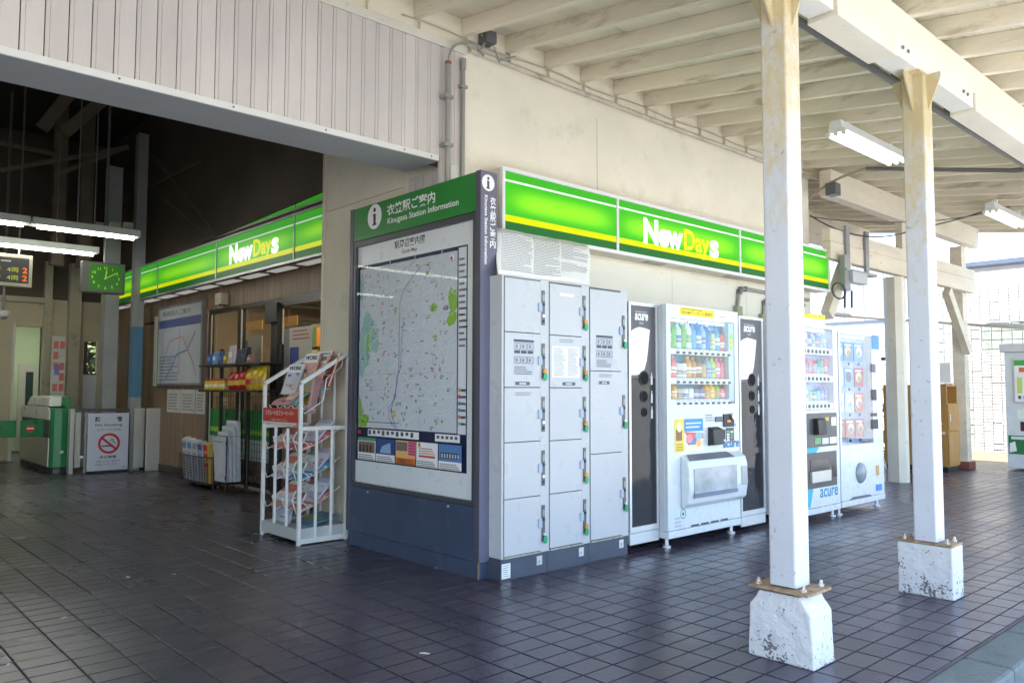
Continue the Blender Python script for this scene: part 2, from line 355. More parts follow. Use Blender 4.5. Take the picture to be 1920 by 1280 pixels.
# ================================================================== THE SETTING
asphalt = M('forecourt_paving', (.30,.295,.28), .9, var=.2, vs=.8, dirt=(.2,.2,.2), da=.5, ds=60, dth=.6, bump=.006, bs=90)
struct(MB().box(-160,160,-160,1.12,-.5,-.12).build('road', asphalt, org=(0,0,-.12)))
struct(MB().box(-160,160,1.121,160,-.5,-.125).build('ground', M('packed_ground', (.30,.27,.22), .9, var=.2, vs=.6, bump=.01, bs=30), org=(0,0,-.125)))
floor = struct(MB().box(-8,15.6,1.30,20,-.115,-.007).build('floor', grout_m, org=(0,0,-.007)))
# floor tiles: the 300 that show largest are objects, the rest one sheet of real tiles
gx, gy, tt = .0085, .0075, .006
def tile_geo(mb, x0, y0, x1, y1, z=0, tilt=(0,0)):
    e = .0018; cx, cy = (x0+x1)/2, (y0+y1)/2
    f = lambda x, y, h: (x, y, h+(x-cx)*tilt[0]+(y-cy)*tilt[1])
    mb.add([f(x0,y0,z-tt),f(x1,y0,z-tt),f(x1,y1,z-tt),f(x0,y1,z-tt), f(x0,y0,z-.0013),f(x1,y0,z-.0013),f(x1,y1,z-.0013),f(x0,y1,z-.0013), f(x0+e,y0+e,z),f(x1-e,y0+e,z),f(x1-e,y1-e,z),f(x0+e,y1-e,z)],
           [(0,1,5,4),(1,2,6,5),(2,3,7,6),(3,0,4,7),(4,5,9,8),(5,6,10,9),(6,7,11,10),(7,4,8,11),(8,9,10,11)])
cand = []; rest = MB()
nx, ny = int((15.4-TX0)/PXT), int((17.2-TY0)/PYT)
for i in range(nx):
    for j in range(ny):
        x, y = TX0+i*PXT, TY0+j*PYT; c = (x+PXT/2, y+PYT/2, 0)
        if c[0] < -7.6: continue
        if Vector(c).dot(fw) < .3 or c[0] > 4.2 and c[1] > 4.5 and c[0] < 8.8: continue
        px, py, z = proj(c); inside = -60 < px < 1980 and py < 1330
        if not (-400 < px < 2300): continue
        cand.append((-1/z**3*(1 if inside and py < 1290 else .0001), x, y))
cand.sort()
tm = MB(); tile_geo(tm, gx/2-PXT/2, gy/2-PYT/2, PXT/2-gx/2, PYT/2-gy/2)
tile_me = tm.mesh('floor_tile', tile_m)
for k, (s_, x, y) in enumerate(cand):
    tl = (random.gauss(0,.0011), random.gauss(0,.0011))
    if k < 300:
        o = bpy.data.objects.new('floor_tile', tile_me); COL.objects.link(o); o.parent = floor
        o.location = (x+PXT/2, y+PYT/2, .007+random.gauss(0,.0003)); o.rotation_euler = (tl[0], tl[1], 0)
    else: tile_geo(rest, x+gx/2, y+gy/2, x+PXT-gx/2, y+PYT-gy/2, random.gauss(0,.0003), tl)
for i in range(nx):
    x = TX0+i*PXT
    if x > 1.5: tile_geo(rest, x+gx/2, 1.352, x+PXT-gx/2, 1.443-gy/2, random.gauss(0,.0003))
o = rest.build('floor_tiles', tile_m, floor); o['kind'] = 'stuff'
# narrow border strip and kerb stones
box('border_strip', M('mortar_strip', (.12,.115,.12), .8, var=.2), floor, -8, 15.6, 1.334, 1.350, -.02, -.003)
kerb = MB().box(-8, 15.6, 1.13, 1.32, -.118, -.03).build('kerb', kerb_m, org=(4,1.22,-.118)); struct(kerb)
kx = -7.98
while kx < 15.5:
    L_ = .6; x1 = min(kx+L_-.008, 15.6)
    MB().box(kx, x1, 1.12, 1.333, -.10, .004+random.uniform(-.002,.002)).build('kerb_stone', kerb_m, kerb, bevel=.018); kx += L_

# ------------------------------------------------------------------ station building
YW = 4.45                                                     # street face of the building
zr = lambda y: 3.82-.14*(YW-y)                                # underside of the rafters
bld = thing('station_building', 'old station building with cream plaster street wall and pinkish board lintel over hall opening', 'building', (3.6, YW, 0))
box('street_wall', plaster, bld, 3.58, 8.82, YW, YW+.14, 0, 3.74)
box('wall_plate', plaster2, bld, -8, 8.82, YW+.02, YW+.16, 3.742, 3.99)
# render joints in the plaster wall
for x in (5.06,):
    box('wall_joint', M('dark_joint', (.30,.27,.21), .9, var=.2), bld, x-.002, x+.002, YW-.0015, YW+.001, 2.9, 3.55)  # thin dark strip along the joint
# lower smoother panels behind the machines
for x0, x1 in ((4.9,6.1),(6.105,7.4),(7.405,8.8)):
    box('wall_panel', M('pale_wall_panel', (.78,.75,.67), .6, var=.03), bld, x0, x1, YW-.012, YW-.001, 0, 2.28)
# lintel: backing, boards, trim, soffit
box('lintel_backing', siding_d, bld, -8, 3.578, YW+.022, YW+.14, 2.84, 3.74)
bw = .108; x = 3.58; k = 0
while x > -4:
    z0 = 2.872 if x-bw < 3.34 else 2.2
    mb = MB(); xa, xb = x-bw+.004, x-.003; st = .018
    mb.prism([(xa,YW,z0),(xa+st,YW,z0),(xa+st+.003,YW-.006,z0),(xb,YW-.006,z0),(xb,YW+.02,z0),(xa,YW+.02,z0)], (0,0,3.675-z0)); mb.build('lintel_board', siding, bld)
    x -= bw; k += 1
box('top_rail', trim_w, bld, -8, 3.60, YW-.018, YW+.021, 3.677, 3.741, bevel=.003)
MB().prism([(-8,YW-.022,2.835),(-8,YW-.022,2.872),(-8,YW-.003,2.876),(-8,YW+.02,2.876),(-8,YW+.02,2.835)], (11.345,0,0)).build('lintel_trim', M('white_metal_trim', (.70,.71,.69), .4, var=.03), bld)
for x in (1.23, 1.85, 2.45, 3.05, 3.28):
    MB().lathe([(.006,0),(.006,.003)], (0,0,0), 8)
    MB().cyl((x,YW-.022,2.853), (x,YW-.026,2.853), .006, 8).build('screw', steel, bld)
box('lintel_soffit', soffit_m, bld, -8, 3.345, YW-.02, YW+.375, 2.831, 2.8349)
box('lintel_inner_face', M('lintel_inner', (.10,.085,.075), .8), bld, -8, 3.345, YW+.36, YW+.38, 2.836, 4.2)
# pier at the corner with its board return and cream panel
PXF = 3.472
box('pier_core', plaster2, bld, PXF+.012, 3.578, YW+.145, 6.28, 0, 3.74)
ycl = PX(768, 330, X=PXF).y
box('pier_panel', plaster2, bld, PXF, PXF+.011, ycl+.04, 6.255, 0, 2.78); box('pier_panel', plaster2, bld, PXF, PXF+.011, ycl+.04, 6.255, 2.785, 3.74)
box('corner_bead', M('corner_bead', (.60,.55,.44), .5, var=.05), bld, PXF-.012, PXF+.02, 6.256, 6.295, 0, 3.74, bevel=.004)
y = YW+.03
while y < ycl-.02:
    box('pier_board', siding, bld, PXF-.008, PXF+.011, y+.003, min(y+.095, ycl), 0, 2.83); y += .1
box('pier_trim', trim_w, bld, PXF-.02, PXF+.011, ycl+.001, ycl+.038, 0, 2.83)
box('pier_trim', trim_w, bld, PXF-.01, 3.58, YW-.012, YW+.028, 0, 2.832)
# hall shell
dark_w = M('shade_brown_hall_wall', (.105,.08,.06), .8, var=.15, vs=1)  # dark tone stands in for the unlit upper hall
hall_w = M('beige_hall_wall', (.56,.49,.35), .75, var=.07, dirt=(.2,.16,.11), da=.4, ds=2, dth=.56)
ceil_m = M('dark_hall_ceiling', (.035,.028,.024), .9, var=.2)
HB = 15.5
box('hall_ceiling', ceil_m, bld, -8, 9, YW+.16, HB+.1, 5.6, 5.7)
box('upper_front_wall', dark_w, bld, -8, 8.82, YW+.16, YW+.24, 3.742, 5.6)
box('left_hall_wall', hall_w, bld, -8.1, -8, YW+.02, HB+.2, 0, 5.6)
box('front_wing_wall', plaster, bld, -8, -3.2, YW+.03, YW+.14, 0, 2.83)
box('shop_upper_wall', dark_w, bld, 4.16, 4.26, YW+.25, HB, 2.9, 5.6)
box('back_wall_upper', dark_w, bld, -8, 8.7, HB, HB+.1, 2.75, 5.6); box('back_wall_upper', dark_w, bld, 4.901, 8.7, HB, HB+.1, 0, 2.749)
dx0, dx1 = PX(30,610,Y=HB).x, PX(79,610,Y=HB).x
box('back_wall', hall_w, bld, -8, dx0, HB, HB+.1, .02, 2.749)
box('back_wall', hall_w, bld, dx0, dx1, HB, HB+.1, PX(50,612,Y=HB).z, 2.749)
wx0, wx1 = PX(158,640,Y=HB).x, PX(183,640,Y=HB).x
box('back_wall', hall_w, bld, dx1, wx0, HB, HB+.1, .02, 2.749)
box('back_wall', hall_w, bld, wx1, 4.9, HB, HB+.1, .02, 2.749)
box('back_wall', hall_w, bld, wx0, wx1, HB, HB+.1, PX(170,640,Y=HB).z, 2.749)
wz = PX(170,702,Y=HB).z
box('back_wall_infill', M('white_infill_panel', (.66,.68,.72), .5, var=.03), bld, wx0, wx1, HB+.02, HB+.08, .02, wz)
box('window_frame', M('dark_window_frame', (.05,.045,.04), .5), bld, wx0, wx1, HB+.03, HB+.06, wz, wz+.03)
box('window_frame', M('dark_window_frame', (.05,.045,.04), .5), bld, wx0, wx0+.06, HB+.03, HB+.06, wz+.031, PX(170,641,Y=HB).z)
# door frame and lobby behind it
box('door_frame', trim_w, bld, dx0-.05, dx0, HB-.02, HB+.12, 0, PX(50,612,Y=HB).z+.04); box('door_frame', trim_w, bld, dx1, dx1+.1, HB-.03, HB+.12, 0, 2.75)
lob = M('pale_green_lobby_wall', (.55,.62,.45), .6, var=.03)
box('lobby_wall', lob, bld, dx0-1.2, wx0-.05, HB+2.4, HB+2.45, 0, 3); box('lobby_wall', lob, bld, wx0-.05, wx0, HB+.11, HB+2.45, 0, 3); box('lobby_wall', lob, bld, dx0-1.25, dx0-1.2, HB+.11, HB+2.45, 0, 3)
box('lobby_ceiling', lob, bld, dx0-1.2, wx0-.05, HB+.11, HB+2.4, 2.62, 2.66)
box('lobby_lamp', EM('lobby_lamp', (.95,1,.85), 30), bld, dx0-.1, dx1, HB+1.0, HB+1.35, 2.60, 2.618)
lx0, lx1 = PX(48,690,Y=HB+2.38).x, PX(76,690,Y=HB+2.38).x
box('lift_door', stain_s, bld, lx0-.12, lx1+.35, HB+2.36, HB+2.39, 0, PX(50,682,Y=HB+2.38).z)
box('lift_window', M('dark_lift_glass', (.03,.05,.07), .1), bld, PX(49,690,Y=HB+2.36).x, PX(63,690,Y=HB+2.36).x, HB+2.35, HB+2.36, .5, PX(55,697,Y=HB+2.36).z)
# pilasters and posts on the hall's back wall
for a, b, yy in ((83,97,HB-.12),(130,152,HB-.16)):
    box('pilaster', M('pilaster_paint', (.50,.46,.34), .6, var=.05, dirt=(.2,.16,.1), da=.4, ds=5), bld, PX(a,600,Y=yy).x, PX(b,600,Y=yy).x, yy, HB-.001, 0, 3.4)
box('header_beam', M('pilaster_paint', (.5,.46,.34), .6), bld, -8, PX(100,560,Y=HB-.1).x, HB-.1, HB-.002, PX(50,566,Y=HB-.1).z, PX(50,556,Y=HB-.1).z)
# dim roof timbers of the hall
tim = M('dim_hall_timber', (.16,.12,.09), .8, var=.2, rnd=.1)
for p in (((80,240),(150,150),12.0), ((120,250),(205,178),12.0), ((100,330),(240,275),12.5), ((0,320),(240,277),12.4), ((0,268),(105,290),13.5)):
    MB().bar(PX(*p[0], Y=p[2]), PX(*p[1], Y=p[2]), .16 if p[0][1] < 260 else .05, .16 if p[0][1] < 260 else .06).build('roof_timber', tim, bld)
for p0, p1 in (((205,390),(380,300)), ((285,290),(400,430)), ((310,375),(390,440))):
    MB().cyl(PX(*p0, X=4.0), PX(*p1, X=4.0), .012, 6).build('tie_rod', tim, bld)
for xa in (104, 155):
    q = PX(xa, 560, Y=13.6); box('hall_post', tim, bld, q.x-.08, q.x+.1, 13.6, 13.75, 3.1, 5.59)
# ------------------------------------------------------------------ the canopy
can = thing('canopy', 'long timber canopy with cream painted rafters sloping towards the street', 'canopy', (5, 2, 3.2))
CX0, CX1, CYE = -15.0, 14.0, -.45  # left run lengthened out of view to shade the columns' hall-side faces
k = -22
while True:
    x = 3.157+k*.429; k += 1
    if x > CX1: break
    y1 = YW+.018 if x < 8.85 else 6.6
    MB().bar((x, CYE, zr(CYE)+.06), (x, y1, zr(y1)+.06), .052+random.uniform(-.004,.004), .12, (0,0,1)).build('rafter', wood_p, can)
y = CYE
while y < 6.6:
    x0 = CX0 if y < YW-.1 else 8.84
    yb = y+.173
    MB().prism([(x0,y,zr(y)+.123),(x0,yb,zr(yb)+.123),(x0,yb,zr(yb)+.143),(x0,y,zr(y)+.143)], (CX1-x0,0,0)).build('deck_board', deck_p, can); y += .176
MB().prism([(CX0,CYE-.05,zr(CYE)+.147),(CX0,6.65,zr(6.65)+.147),(CX0,6.65,zr(6.65)+.17),(CX0,CYE-.05,zr(CYE)+.17)], (CX1-CX0+.1,0,0)).build('roof_sheet', M('roof_sheet', (.2,.22,.23), .5), can)
box('eave_board', wood_p, can, CX0, CX1, CYE-.03, CYE-.001, zr(CYE)-.03, zr(CYE)+.145)
MB().prism([(CX1+.001,CYE,zr(CYE)-.05),(CX1+.001,6.6,zr(6.6)-.05),(CX1+.001,6.6,zr(6.6)+.14),(CX1+.001,CYE,zr(CYE)+.14)], (.03,0,0)).build('barge_board', wood_p, can)
# blocking between rafters over the wall
k = -21
while True:
    x = 3.157+k*.429; k += 1
    if x < CX0: continue
    if x > 8.8: break
    box('blocking', plaster2, can, x+.03, x+.399, YW-.006, YW+.019, 3.742, 3.94)
# street beam: upper timber, steel channel sleeves, joint plates
BY = 1.87
box('street_beam', beam_p, can, CX0, CX1, BY-.075, BY+.075, 3.27, zr(BY)-.001, bevel=.006)
j1, j2 = PX(1655,110,Y=BY).x, PX(1800,185,Y=BY).x
for a, b in ((CX0, 2.6), (3.9, j1), (j2+.05, CX1)):
    box('beam_casing', beam_p, can, a, b, BY-.085, BY+.085, 3.14, 3.269, bevel=.005)
for a, b in ((2.62, 3.88), (j1+.006, j2+.04)):
    box('steel_channel', M('white_steel', (.78,.77,.73), .4, var=.05, dirt=(.4,.3,.15), da=.4, ds=10, dth=.62), can, a, b, BY-.07, BY+.07, 3.162, 3.269, bevel=.004)
    for q in (a+.1, a+.18, b-.2, b-.12): MB().cyl((q, BY-.07, 3.225), (q, BY-.08, 3.225), .011, 6).build('bolt', steel, can)
# purlin past the end of the wall
box('end_purlin', old_w, can, 8.84, CX1-.1, 4.18, 4.32, 3.47, zr(4.2)-.004, bevel=.006)
box('back_purlin', old_w, can, 8.84, CX1-.1, 5.9, 6.04, 3.55, zr(5.9)-.002, bevel=.006)

# ------------------------------------------------------------------ the two steel columns on painted concrete feet
def column(cx, cy, bx, by, plz, chamfer, label, tilt=0):
    t = thing('canopy_column', label, 'column', (cx, cy, 0), 'canopy columns on painted concrete feet')
    w = .066
    mb = MB(); e = .011; ring = []
    for sx, sy in ((1,1),(-1,1),(-1,-1),(1,-1)):
        for q in range(4):
            a = math.atan2(sy, sx)-math.pi/4+q*math.pi/6; ring.append((cx+sx*(w-e)+e*math.cos(a), cy+sy*(w-e)+e*math.sin(a), plz+.016))
    mb.prism(ring, (0,0,3.1615-plz-.016)); mb.build('shaft', column_m, t)
    hx, hy = bx
    pl = MB()
    if chamfer:
        pts = [(-hy,0),(hy,0),(hy-.01,plz-.085),(hy-.06,plz-.012),(-hy+.06,plz-.012),(-hy+.01,plz-.085)]
        pl.prism([(cx-hx, cy+a, b) for a, b in pts], (2*hx,0,0))
    else:
        pl.box(cx-hx, cx+hx, cy-hy, cy+hy, 0, plz-.001)
    o = pl.build('concrete_foot', plinth_m, t)
    bv = o.modifiers.new('bevel','BEVEL'); bv.width = .008; bv.segments = 2
    sb = o.modifiers.new('subdivide','SUBSURF'); sb.subdivision_type = 'SIMPLE'; sb.levels = sb.render_levels = 4
    tx = bpy.data.textures.new('foot_rough','CLOUDS'); tx.noise_scale = .05
    dm = o.modifiers.new('rough','DISPLACE'); dm.texture = tx; dm.strength = .008; dm.mid_level = .5; dm.texture_coords = 'GLOBAL'
    pz = plz if not chamfer else plz-.002
    p = MB().box(cx-by[0], cx+by[0], cy-by[1], cy+by[1], pz, pz+.012).build('base_plate', rust, t, bevel=.002)
    for sx in (-1,1):
        for sy in (-1,1):
            q = (cx+sx*(by[0]-.03), cy+sy*(by[1]-.035), pz+.0121)
            MB().lathe([(.011,0),(.013,.002),(.013,.012),(.008,.013),(.007,.028),(.004,.031)], q, 6).build('anchor_bolt', M('painted_bolt', (.62,.6,.57), .6, var=.1, dirt=(.35,.16,.06), da=.8, ds=40, dth=.5), t)
    # gusset plates under the beam
    for d in ((1,0),(-1,0),(0,1),(0,-1)):
        a = .075 if d[0] == 0 else .13; th = .005
        D = Vector((d[0],d[1],0)); S = Vector((-d[1],d[0],0))*th; c0 = Vector((cx,cy,0))+D*w
        MB().prism([c0-S+Vector((0,0,2.93)), c0-S+Vector((0,0,3.1615)), c0-S+D*a+Vector((0,0,3.1615)), c0-S+D*a+Vector((0,0,3.13))], S*2).build('gusset', column_m, t)
    box('cap_plate', column_m, t, cx-.13, cx+.13, cy-.068, cy+.068, 3.152, 3.1619)
column(3.435, 1.86, (.098,.160), (.112,.145), .315, True, 'rust streaked white steel column nearest the camera on a chamfered flaking concrete foot')
column(5.115, 1.86, (.088,.155), (.09,.155), .305, False, 'rust streaked white steel column on a square flaking concrete foot, second from the camera')

# ================================================================== BACKLIT SHOP SIGNS
def sign_mat(name, col, hot, z0, z1, s0, s1, ends=None, axis=0):
    """translucent sheet lit by tubes behind its middle: brightest along the tube, weaker at the edges of the box"""
    m = bpy.data.materials.new(name); m.use_nodes = True; t = m.node_tree; N = t.nodes; L = t.links; b = N['Principled BSDF']
    b.inputs['Base Color'].default_value = (*[c*.5 for c in col], 1); b.inputs['Roughness'].default_value = .4; b.inputs['Specular IOR Level'].default_value = .12
    g = N.new('ShaderNodeNewGeometry'); sx = N.new('ShaderNodeSeparateXYZ'); L.new(g.outputs['Position'], sx.inputs[0])
    r = N.new('ShaderNodeMapRange'); r.inputs['From Min'].default_value = z0; r.inputs['From Max'].default_value = z1; L.new(sx.outputs[2], r.inputs['Value'])
    cr = N.new('ShaderNodeValToRGB'); cr.color_ramp.interpolation = 'EASE'; e = cr.color_ramp.elements
    e[0].position = 0; e[0].color = (0,0,0,1); e[1].position = 1; e[1].color = (0,0,0,1); k = e.new(.45); k.color = (1,1,1,1)
    L.new(r.outputs[0], cr.inputs[0]); f = cr.outputs[0]
    if ends:
        for a, b_ in ends:
            q = N.new('ShaderNodeMapRange'); q.interpolation_type = 'SMOOTHSTEP'; q.inputs['From Min'].default_value = a; q.inputs['From Max'].default_value = b_; L.new(sx.outputs[axis], q.inputs['Value'])
            mm = N.new('ShaderNodeMath'); mm.operation = 'MULTIPLY'; L.new(f, mm.inputs[0]); L.new(q.outputs[0], mm.inputs[1]); f = mm.outputs[0]
    x = N.new('ShaderNodeMix'); x.data_type = 'RGBA'; L.new(f, x.inputs['Factor']); x.inputs['A'].default_value = (*[c*s0 for c in col], 1); x.inputs['B'].default_value = (*[c*s1 for c in hot], 1)
    L.new(x.outputs['Result'], b.inputs['Emission Color']); b.inputs['Emission Strength'].default_value = EK; return m
GRN, HOT = (.05,.50,.02), (.36,.92,.02)
def newdays(P, a0, b0, h, w, mats, sl=0):
    """shop lettering: New / Day / s"""
    P.text('New', a0, b0+h*.16, h*.84, mats[0], w=w*.50, bold=.045, name='lettering')
    P.text('Day', a0+w*.515, b0, h*.93, mats[1], w=w*.355, bold=.03, name='lettering')
    P.text('s', a0+w*.875, b0+h*.13, h*.63, mats[0], w=w*.13, bold=.035, name='lettering')
YS = 4.247; SX0, SX1, SZ0, SZ1 = 3.79, 8.91, 2.352, 2.846
sg = thing('shop_sign', 'long green backlit shop sign on the cream street wall above the lockers', 'sign', (6.3, YS, SZ0))
box('sign_box', M('cream_sign_box', (.62,.58,.48), .5, var=.05, dirt=(.3,.22,.15), da=.4, ds=12, dth=.64), sg, SX0, SX1, YS+.031, YW-.014, SZ0+.004, SZ1-.004)
fr = white_pc; fw_ = .028
div = [SX0, 5.095, 6.99, SX1]
MB().box(SX0, SX1, YS, YS+.03, SZ1-fw_, SZ1).box(SX0, SX1, YS, YS+.03, SZ0, SZ0+fw_).box(SX0, SX0+fw_, YS, YS+.03, SZ0+fw_, SZ1-fw_).box(SX1-fw_, SX1, YS, YS+.03, SZ0+fw_, SZ1-fw_).build('sign_frame', fr, sg)
for d in div[1:3]: box('mullion', fr, sg, d-.012, d+.012, YS+.002, YS+.028, SZ0+fw_+.001, SZ1-fw_-.001)
h0, h1 = SZ0+fw_, SZ1-fw_; HH = h1-h0
zs = [h0, h0+HH*.155, h0+HH*.265, h0+HH*.83, h0+HH*.865, h1]
for i in range(3):
    a, b = div[i]+(fw_ if i == 0 else .012), div[i+1]-(fw_ if i == 2 else .012)
    mid = sign_mat('sign_light_%d' % i, GRN, HOT, zs[2], zs[3], .75, 1.0, ends=[(a-.06, a+.34), (b+.06, b-.34)])
    band = [EM('sign_dark_green', (.035,.22,.05), .55), EM('sign_yellow', (.72,.78,.0), .9), mid, EM('sign_white', (.9,1,.85), .95), EM('sign_green', (.06,.50,.03), .8)]
    for q in range(5): box('light_panel', band[q], sg, a+.001, b-.001, YS+.012, YS+.03, zs[q]+(.0004 if q else 0), zs[q+1])
P = front(YS+.012); q0, q1 = PX(1209,457,Y=YS), PX(1349,480,Y=YS)
zt = PX(1214,409,Y=YS).z
newdays(P, q0.x, PX(1212,456,Y=YS).z-.045, zt-PX(1212,456,Y=YS).z+.05, q1.x-q0.x, (EM('sign_letter_white', (1,1,1), 1.6), EM('sign_letter_yellow', (.80,.85,.02), 1.05)))
P.build(sg)
for x in (4.4, 5.6, 6.9, 8.1): MB().box(x, x+.25, YS+.07, YS+.15, SZ0-.004, SZ0+.004).build('underside_vent', M('vent_grey', (.4,.38,.33), .6), sg)

# shop sign inside the hall
XS = 3.87; a0, a1, b0, b1 = 6.30, 14.6, 2.545, 3.06
sg2 = thing('shop_sign', 'green backlit shop sign inside the dark hall above the wood boarded shop front', 'sign', (XS, 9, b0))
box('sign_box', M('sign_box_grey', (.3,.29,.29), .5), sg2, XS+.031, 4.155, a0, a1, b0+.004, b1-.004)
MB().box(XS, XS+.03, a0, a1, b1-.022, b1).box(XS, XS+.03, a0, a1, b0, b0+.025).build('sign_frame', M('grey_sign_frame', (.42,.42,.42), .4, .3), sg2)
dv = [a0, 7.64, 9.69, 11.8, 14.6]
h0, h1 = b0+.025, b1-.022; HH = h1-h0
zs = [h0, h0+HH*.17, h0+HH*.28, h0+HH*.79, h0+HH*.825, h1]
for d in dv[1:4]: box('mullion', M('grey_sign_frame', (.42,.42,.42), .4, .3), sg2, XS+.002, XS+.028, d-.012, d+.012, h0+.001, h1-.001)
for i in range(4):
    a, b = dv[i]+.012, dv[i+1]-.012
    mid = sign_mat('hall_sign_light_%d' % i, GRN, HOT, zs[2], zs[3],   .58, .62, ends=[(a-.2, a+.5), (b+.2, b-.5)], axis=1)
    band = [EM('hsign_dark_green', (.01,.13,.02), .55), EM('hsign_yellow', (.72,.78,.0), .75), mid, EM('hsign_white', (.8,.95,.75), .55), EM('hsign_green', (.04,.40,.02), .7)]
    for q in range(5): box('light_panel', band[q], sg2, XS+.012, XS+.03, a+.001, b-.001, zs[q]+(.0004 if q else 0), zs[q+1])
P = side(XS+.012); q0, q1 = PX(428,495,X=XS), PX(520,446,X=XS)
newdays(P, -q0.y, 2.66, .275, q0.y-q1.y, (EM('hsign_letter_white', (1,1,1), 1.5), EM('hsign_letter_yellow', (.80,.85,.02), .8)))
P.build(sg2)
y = 6.5
while y < 14.4:
    box('downlight', EM('downlight_panel', (1,.97,.9), .35), sg2, XS+.09, XS+.22, y, y+.52, b0-.006, b0-.001); y += .72
# polished panel over the sign, in which the lit sign is mirrored
rp = MB().prism([(3.655,6.3,3.075),(3.845,6.3,3.075),(3.865,9.95,3.075),(3.862,10.1,3.075)], (0,0,.012)).build('reflector_panel', M('polished_panel', (.62,.66,.60), .06, .95, var=0), org=(3.8,8,3.075))
tag(rp, 'polished dark panel mirroring green light above the hall shop sign', 'panel')

# ================================================================== INFORMATION BOARD
IX, IB = 3.31, 3.455; IY0, IY1 = 3.925, 5.56; IZ0, IZ1 = .108, 2.66
ib = thing('information_board', 'tall dark framed station map board with green header at the corner of the building', 'information board', (3.38, 4.74, 0))
pur = M('purple_grey_frame', (.085,.08,.115), .45, var=.06, vs=4, dirt=(.45,.44,.44), da=.25, ds=30, dth=.66)
pur2 = M('purple_grey_side', (.135,.135,.20), .45, var=.05, vs=4, dirt=(.5,.5,.5), da=.3, ds=40, dth=.68)
blue_b = M('slate_blue_panel', (.050,.070,.125), .4, var=.12, vs=3, dirt=(.12,.14,.18), da=.4, ds=5, dth=.56)
box('side_post', pur, ib, IX, IB, IY1-.052, IY1, IZ0, IZ1, bevel=.002)
box('side_post', pur2, ib, IX+.003, IB, IY0, IY0+.05, IZ0, IZ1, bevel=.002)
box('post_face', pur, ib, IX, IX+.002, IY0+.001, IY0+.05, IZ0, IZ1)
box('core', pur, ib, IX+.05, IB-.005, IY0+.051, IY1-.053, IZ0, IZ1-.002)
hz0 = 2.393
box('header_panel', M('green_header', lin((38,128,52)), .35, var=.04, vs=1.2), ib, IX+.004, IX+.049, IY0+.052, IY1-.054, hz0, IZ1-.003, bevel=.001)
mz0 = PX(884,945,X=IX).z
grey_f = M('dark_grey_case', (.060,.065,.075), .35, var=.06)
MB().box(IX+.006, IX+.049, IY0+.052, IY1-.054, hz0-.045, hz0-.004).box(IX+.006, IX+.049, IY0+.052, IY1-.054, mz0-.012, mz0+.018).box(IX+.006, IX+.049, IY0+.052, IY0+.085, mz0+.0181, hz0-.0451).box(IX+.006, IX+.049, IY1-.082, IY1-.054, mz0+.0181, hz0-.0451).build('case_frame', grey_f, ib)
box('map_panel', M('map_paper', (.74,.76,.80), .3, var=.02), ib, IX+.03, IX+.049, IY0+.086, IY1-.083, mz0+.019, hz0-.046)
box('base_panel', blue_b, ib, IX+.004, IX+.049, IY0+.052, IY1-.054, IZ0+.001, mz0-.016, bevel=.001)
box('plinth', blue_b, ib, IX+.012, IB-.02, IY0+.02, IY1-.02, 0, IZ0-.003)
box('plinth_corner', M('rusty_edge', (.25,.15,.09), .8), ib, IX+.009, IX+.02, IY0+.017, IY0+.026, 0, IZ0-.004)
glass = GLASS('clear_glass', (.97,.98,.98), .7)
MB().face([(IX+.012,IY0+.086,mz0+.02),(IX+.012,IY1-.083,mz0+.02),(IX+.012,IY1-.083,hz0-.047),(IX+.012,IY0+.086,hz0-.047)]).build('glass_pane', GLASS('matt_cover', (.97,.98,.98), .12), ib)
for p in ((843,944),(690,920)): MB().lathe([(.008,0),(.008,.004),(.004,.006)], (0,0,0), 8)
for yy in (4.25, 5.25): MB().cyl((IX+.004,yy,mz0-.04), (IX-.002,yy,mz0-.04), .008, 8).build('lock', alu, ib)
P = side(IX+.004); A = lambda x, y, X=IX: (-PX(x,y,X=X).y, PX(x,y,X=X).z)
c = A(701.5,406); P.disc(c[0], c[1], .098, .098, WHITE, 'emblem')
P.disc(c[0], c[1]+.052, .018, .018, BLACK, 'emblem').poly([(c[0]-.022,c[1]+.022),(c[0]+.017,c[1]+.022),(c[0]+.017,c[1]-.055),(c[0]+.028,c[1]-.055),(c[0]+.028,c[1]-.068),(c[0]-.03,c[1]-.068),(c[0]-.03,c[1]-.055),(c[0]-.017,c[1]-.055),(c[0]-.017,c[1]+.010),(c[0]-.022,c[1]+.010)], BLACK, 'emblem')
l, r_ = A(725,390), A(815,372); P.text('衣笠駅ご案内', l[0], 2.527, .088, WHITE, w=r_[0]-l[0], bold=.018)
l, r_ = A(726,410), A(859,384); P.text('Kinugasa Station Information', l[0], 2.452, .058, WHITE, w=r_[0]-l[0], bold=.012)
P.build(ib)
P = side(IX+.03); MXP = IX+.03
l, r_ = A(739,460), A(796,448); P.text('駅周辺案内図', -4.965, 2.268, .062, BLACK, w=.385, bold=.014); P.text('Guide Map', -4.865, 2.215, .036, BLACK, w=.19, bold=.008)
ml, mr = -5.475, -4.09; mt = 2.19; kx = -4.20
P.rect(ml-.0, .66, mr, mt, NAVY, 'map_border')
P.rect(ml+.035, .92, kx, mt-.028, INK((204,210,220)), 'map_field').rect(kx+.012, .915, mr-.012, mt-.012, INK((222,225,232)), 'map_legend')
U = lambda x, y: (ml+.035+(kx-ml-.035)*x, .92+(mt-.028-.92)*y)
rd = random.Random(3)
def blob(cx, cy, rx, ry, n=11, j=.35, cl=True):
    return [(min(kx, max(ml+.035, U(cx,cy)[0]+rx*(1+rd.uniform(-j,j))*math.cos(2*math.pi*k/n))), U(cx,cy)[1]+ry*(1+rd.uniform(-j,j))*math.sin(2*math.pi*k/n)) for k in range(n)]
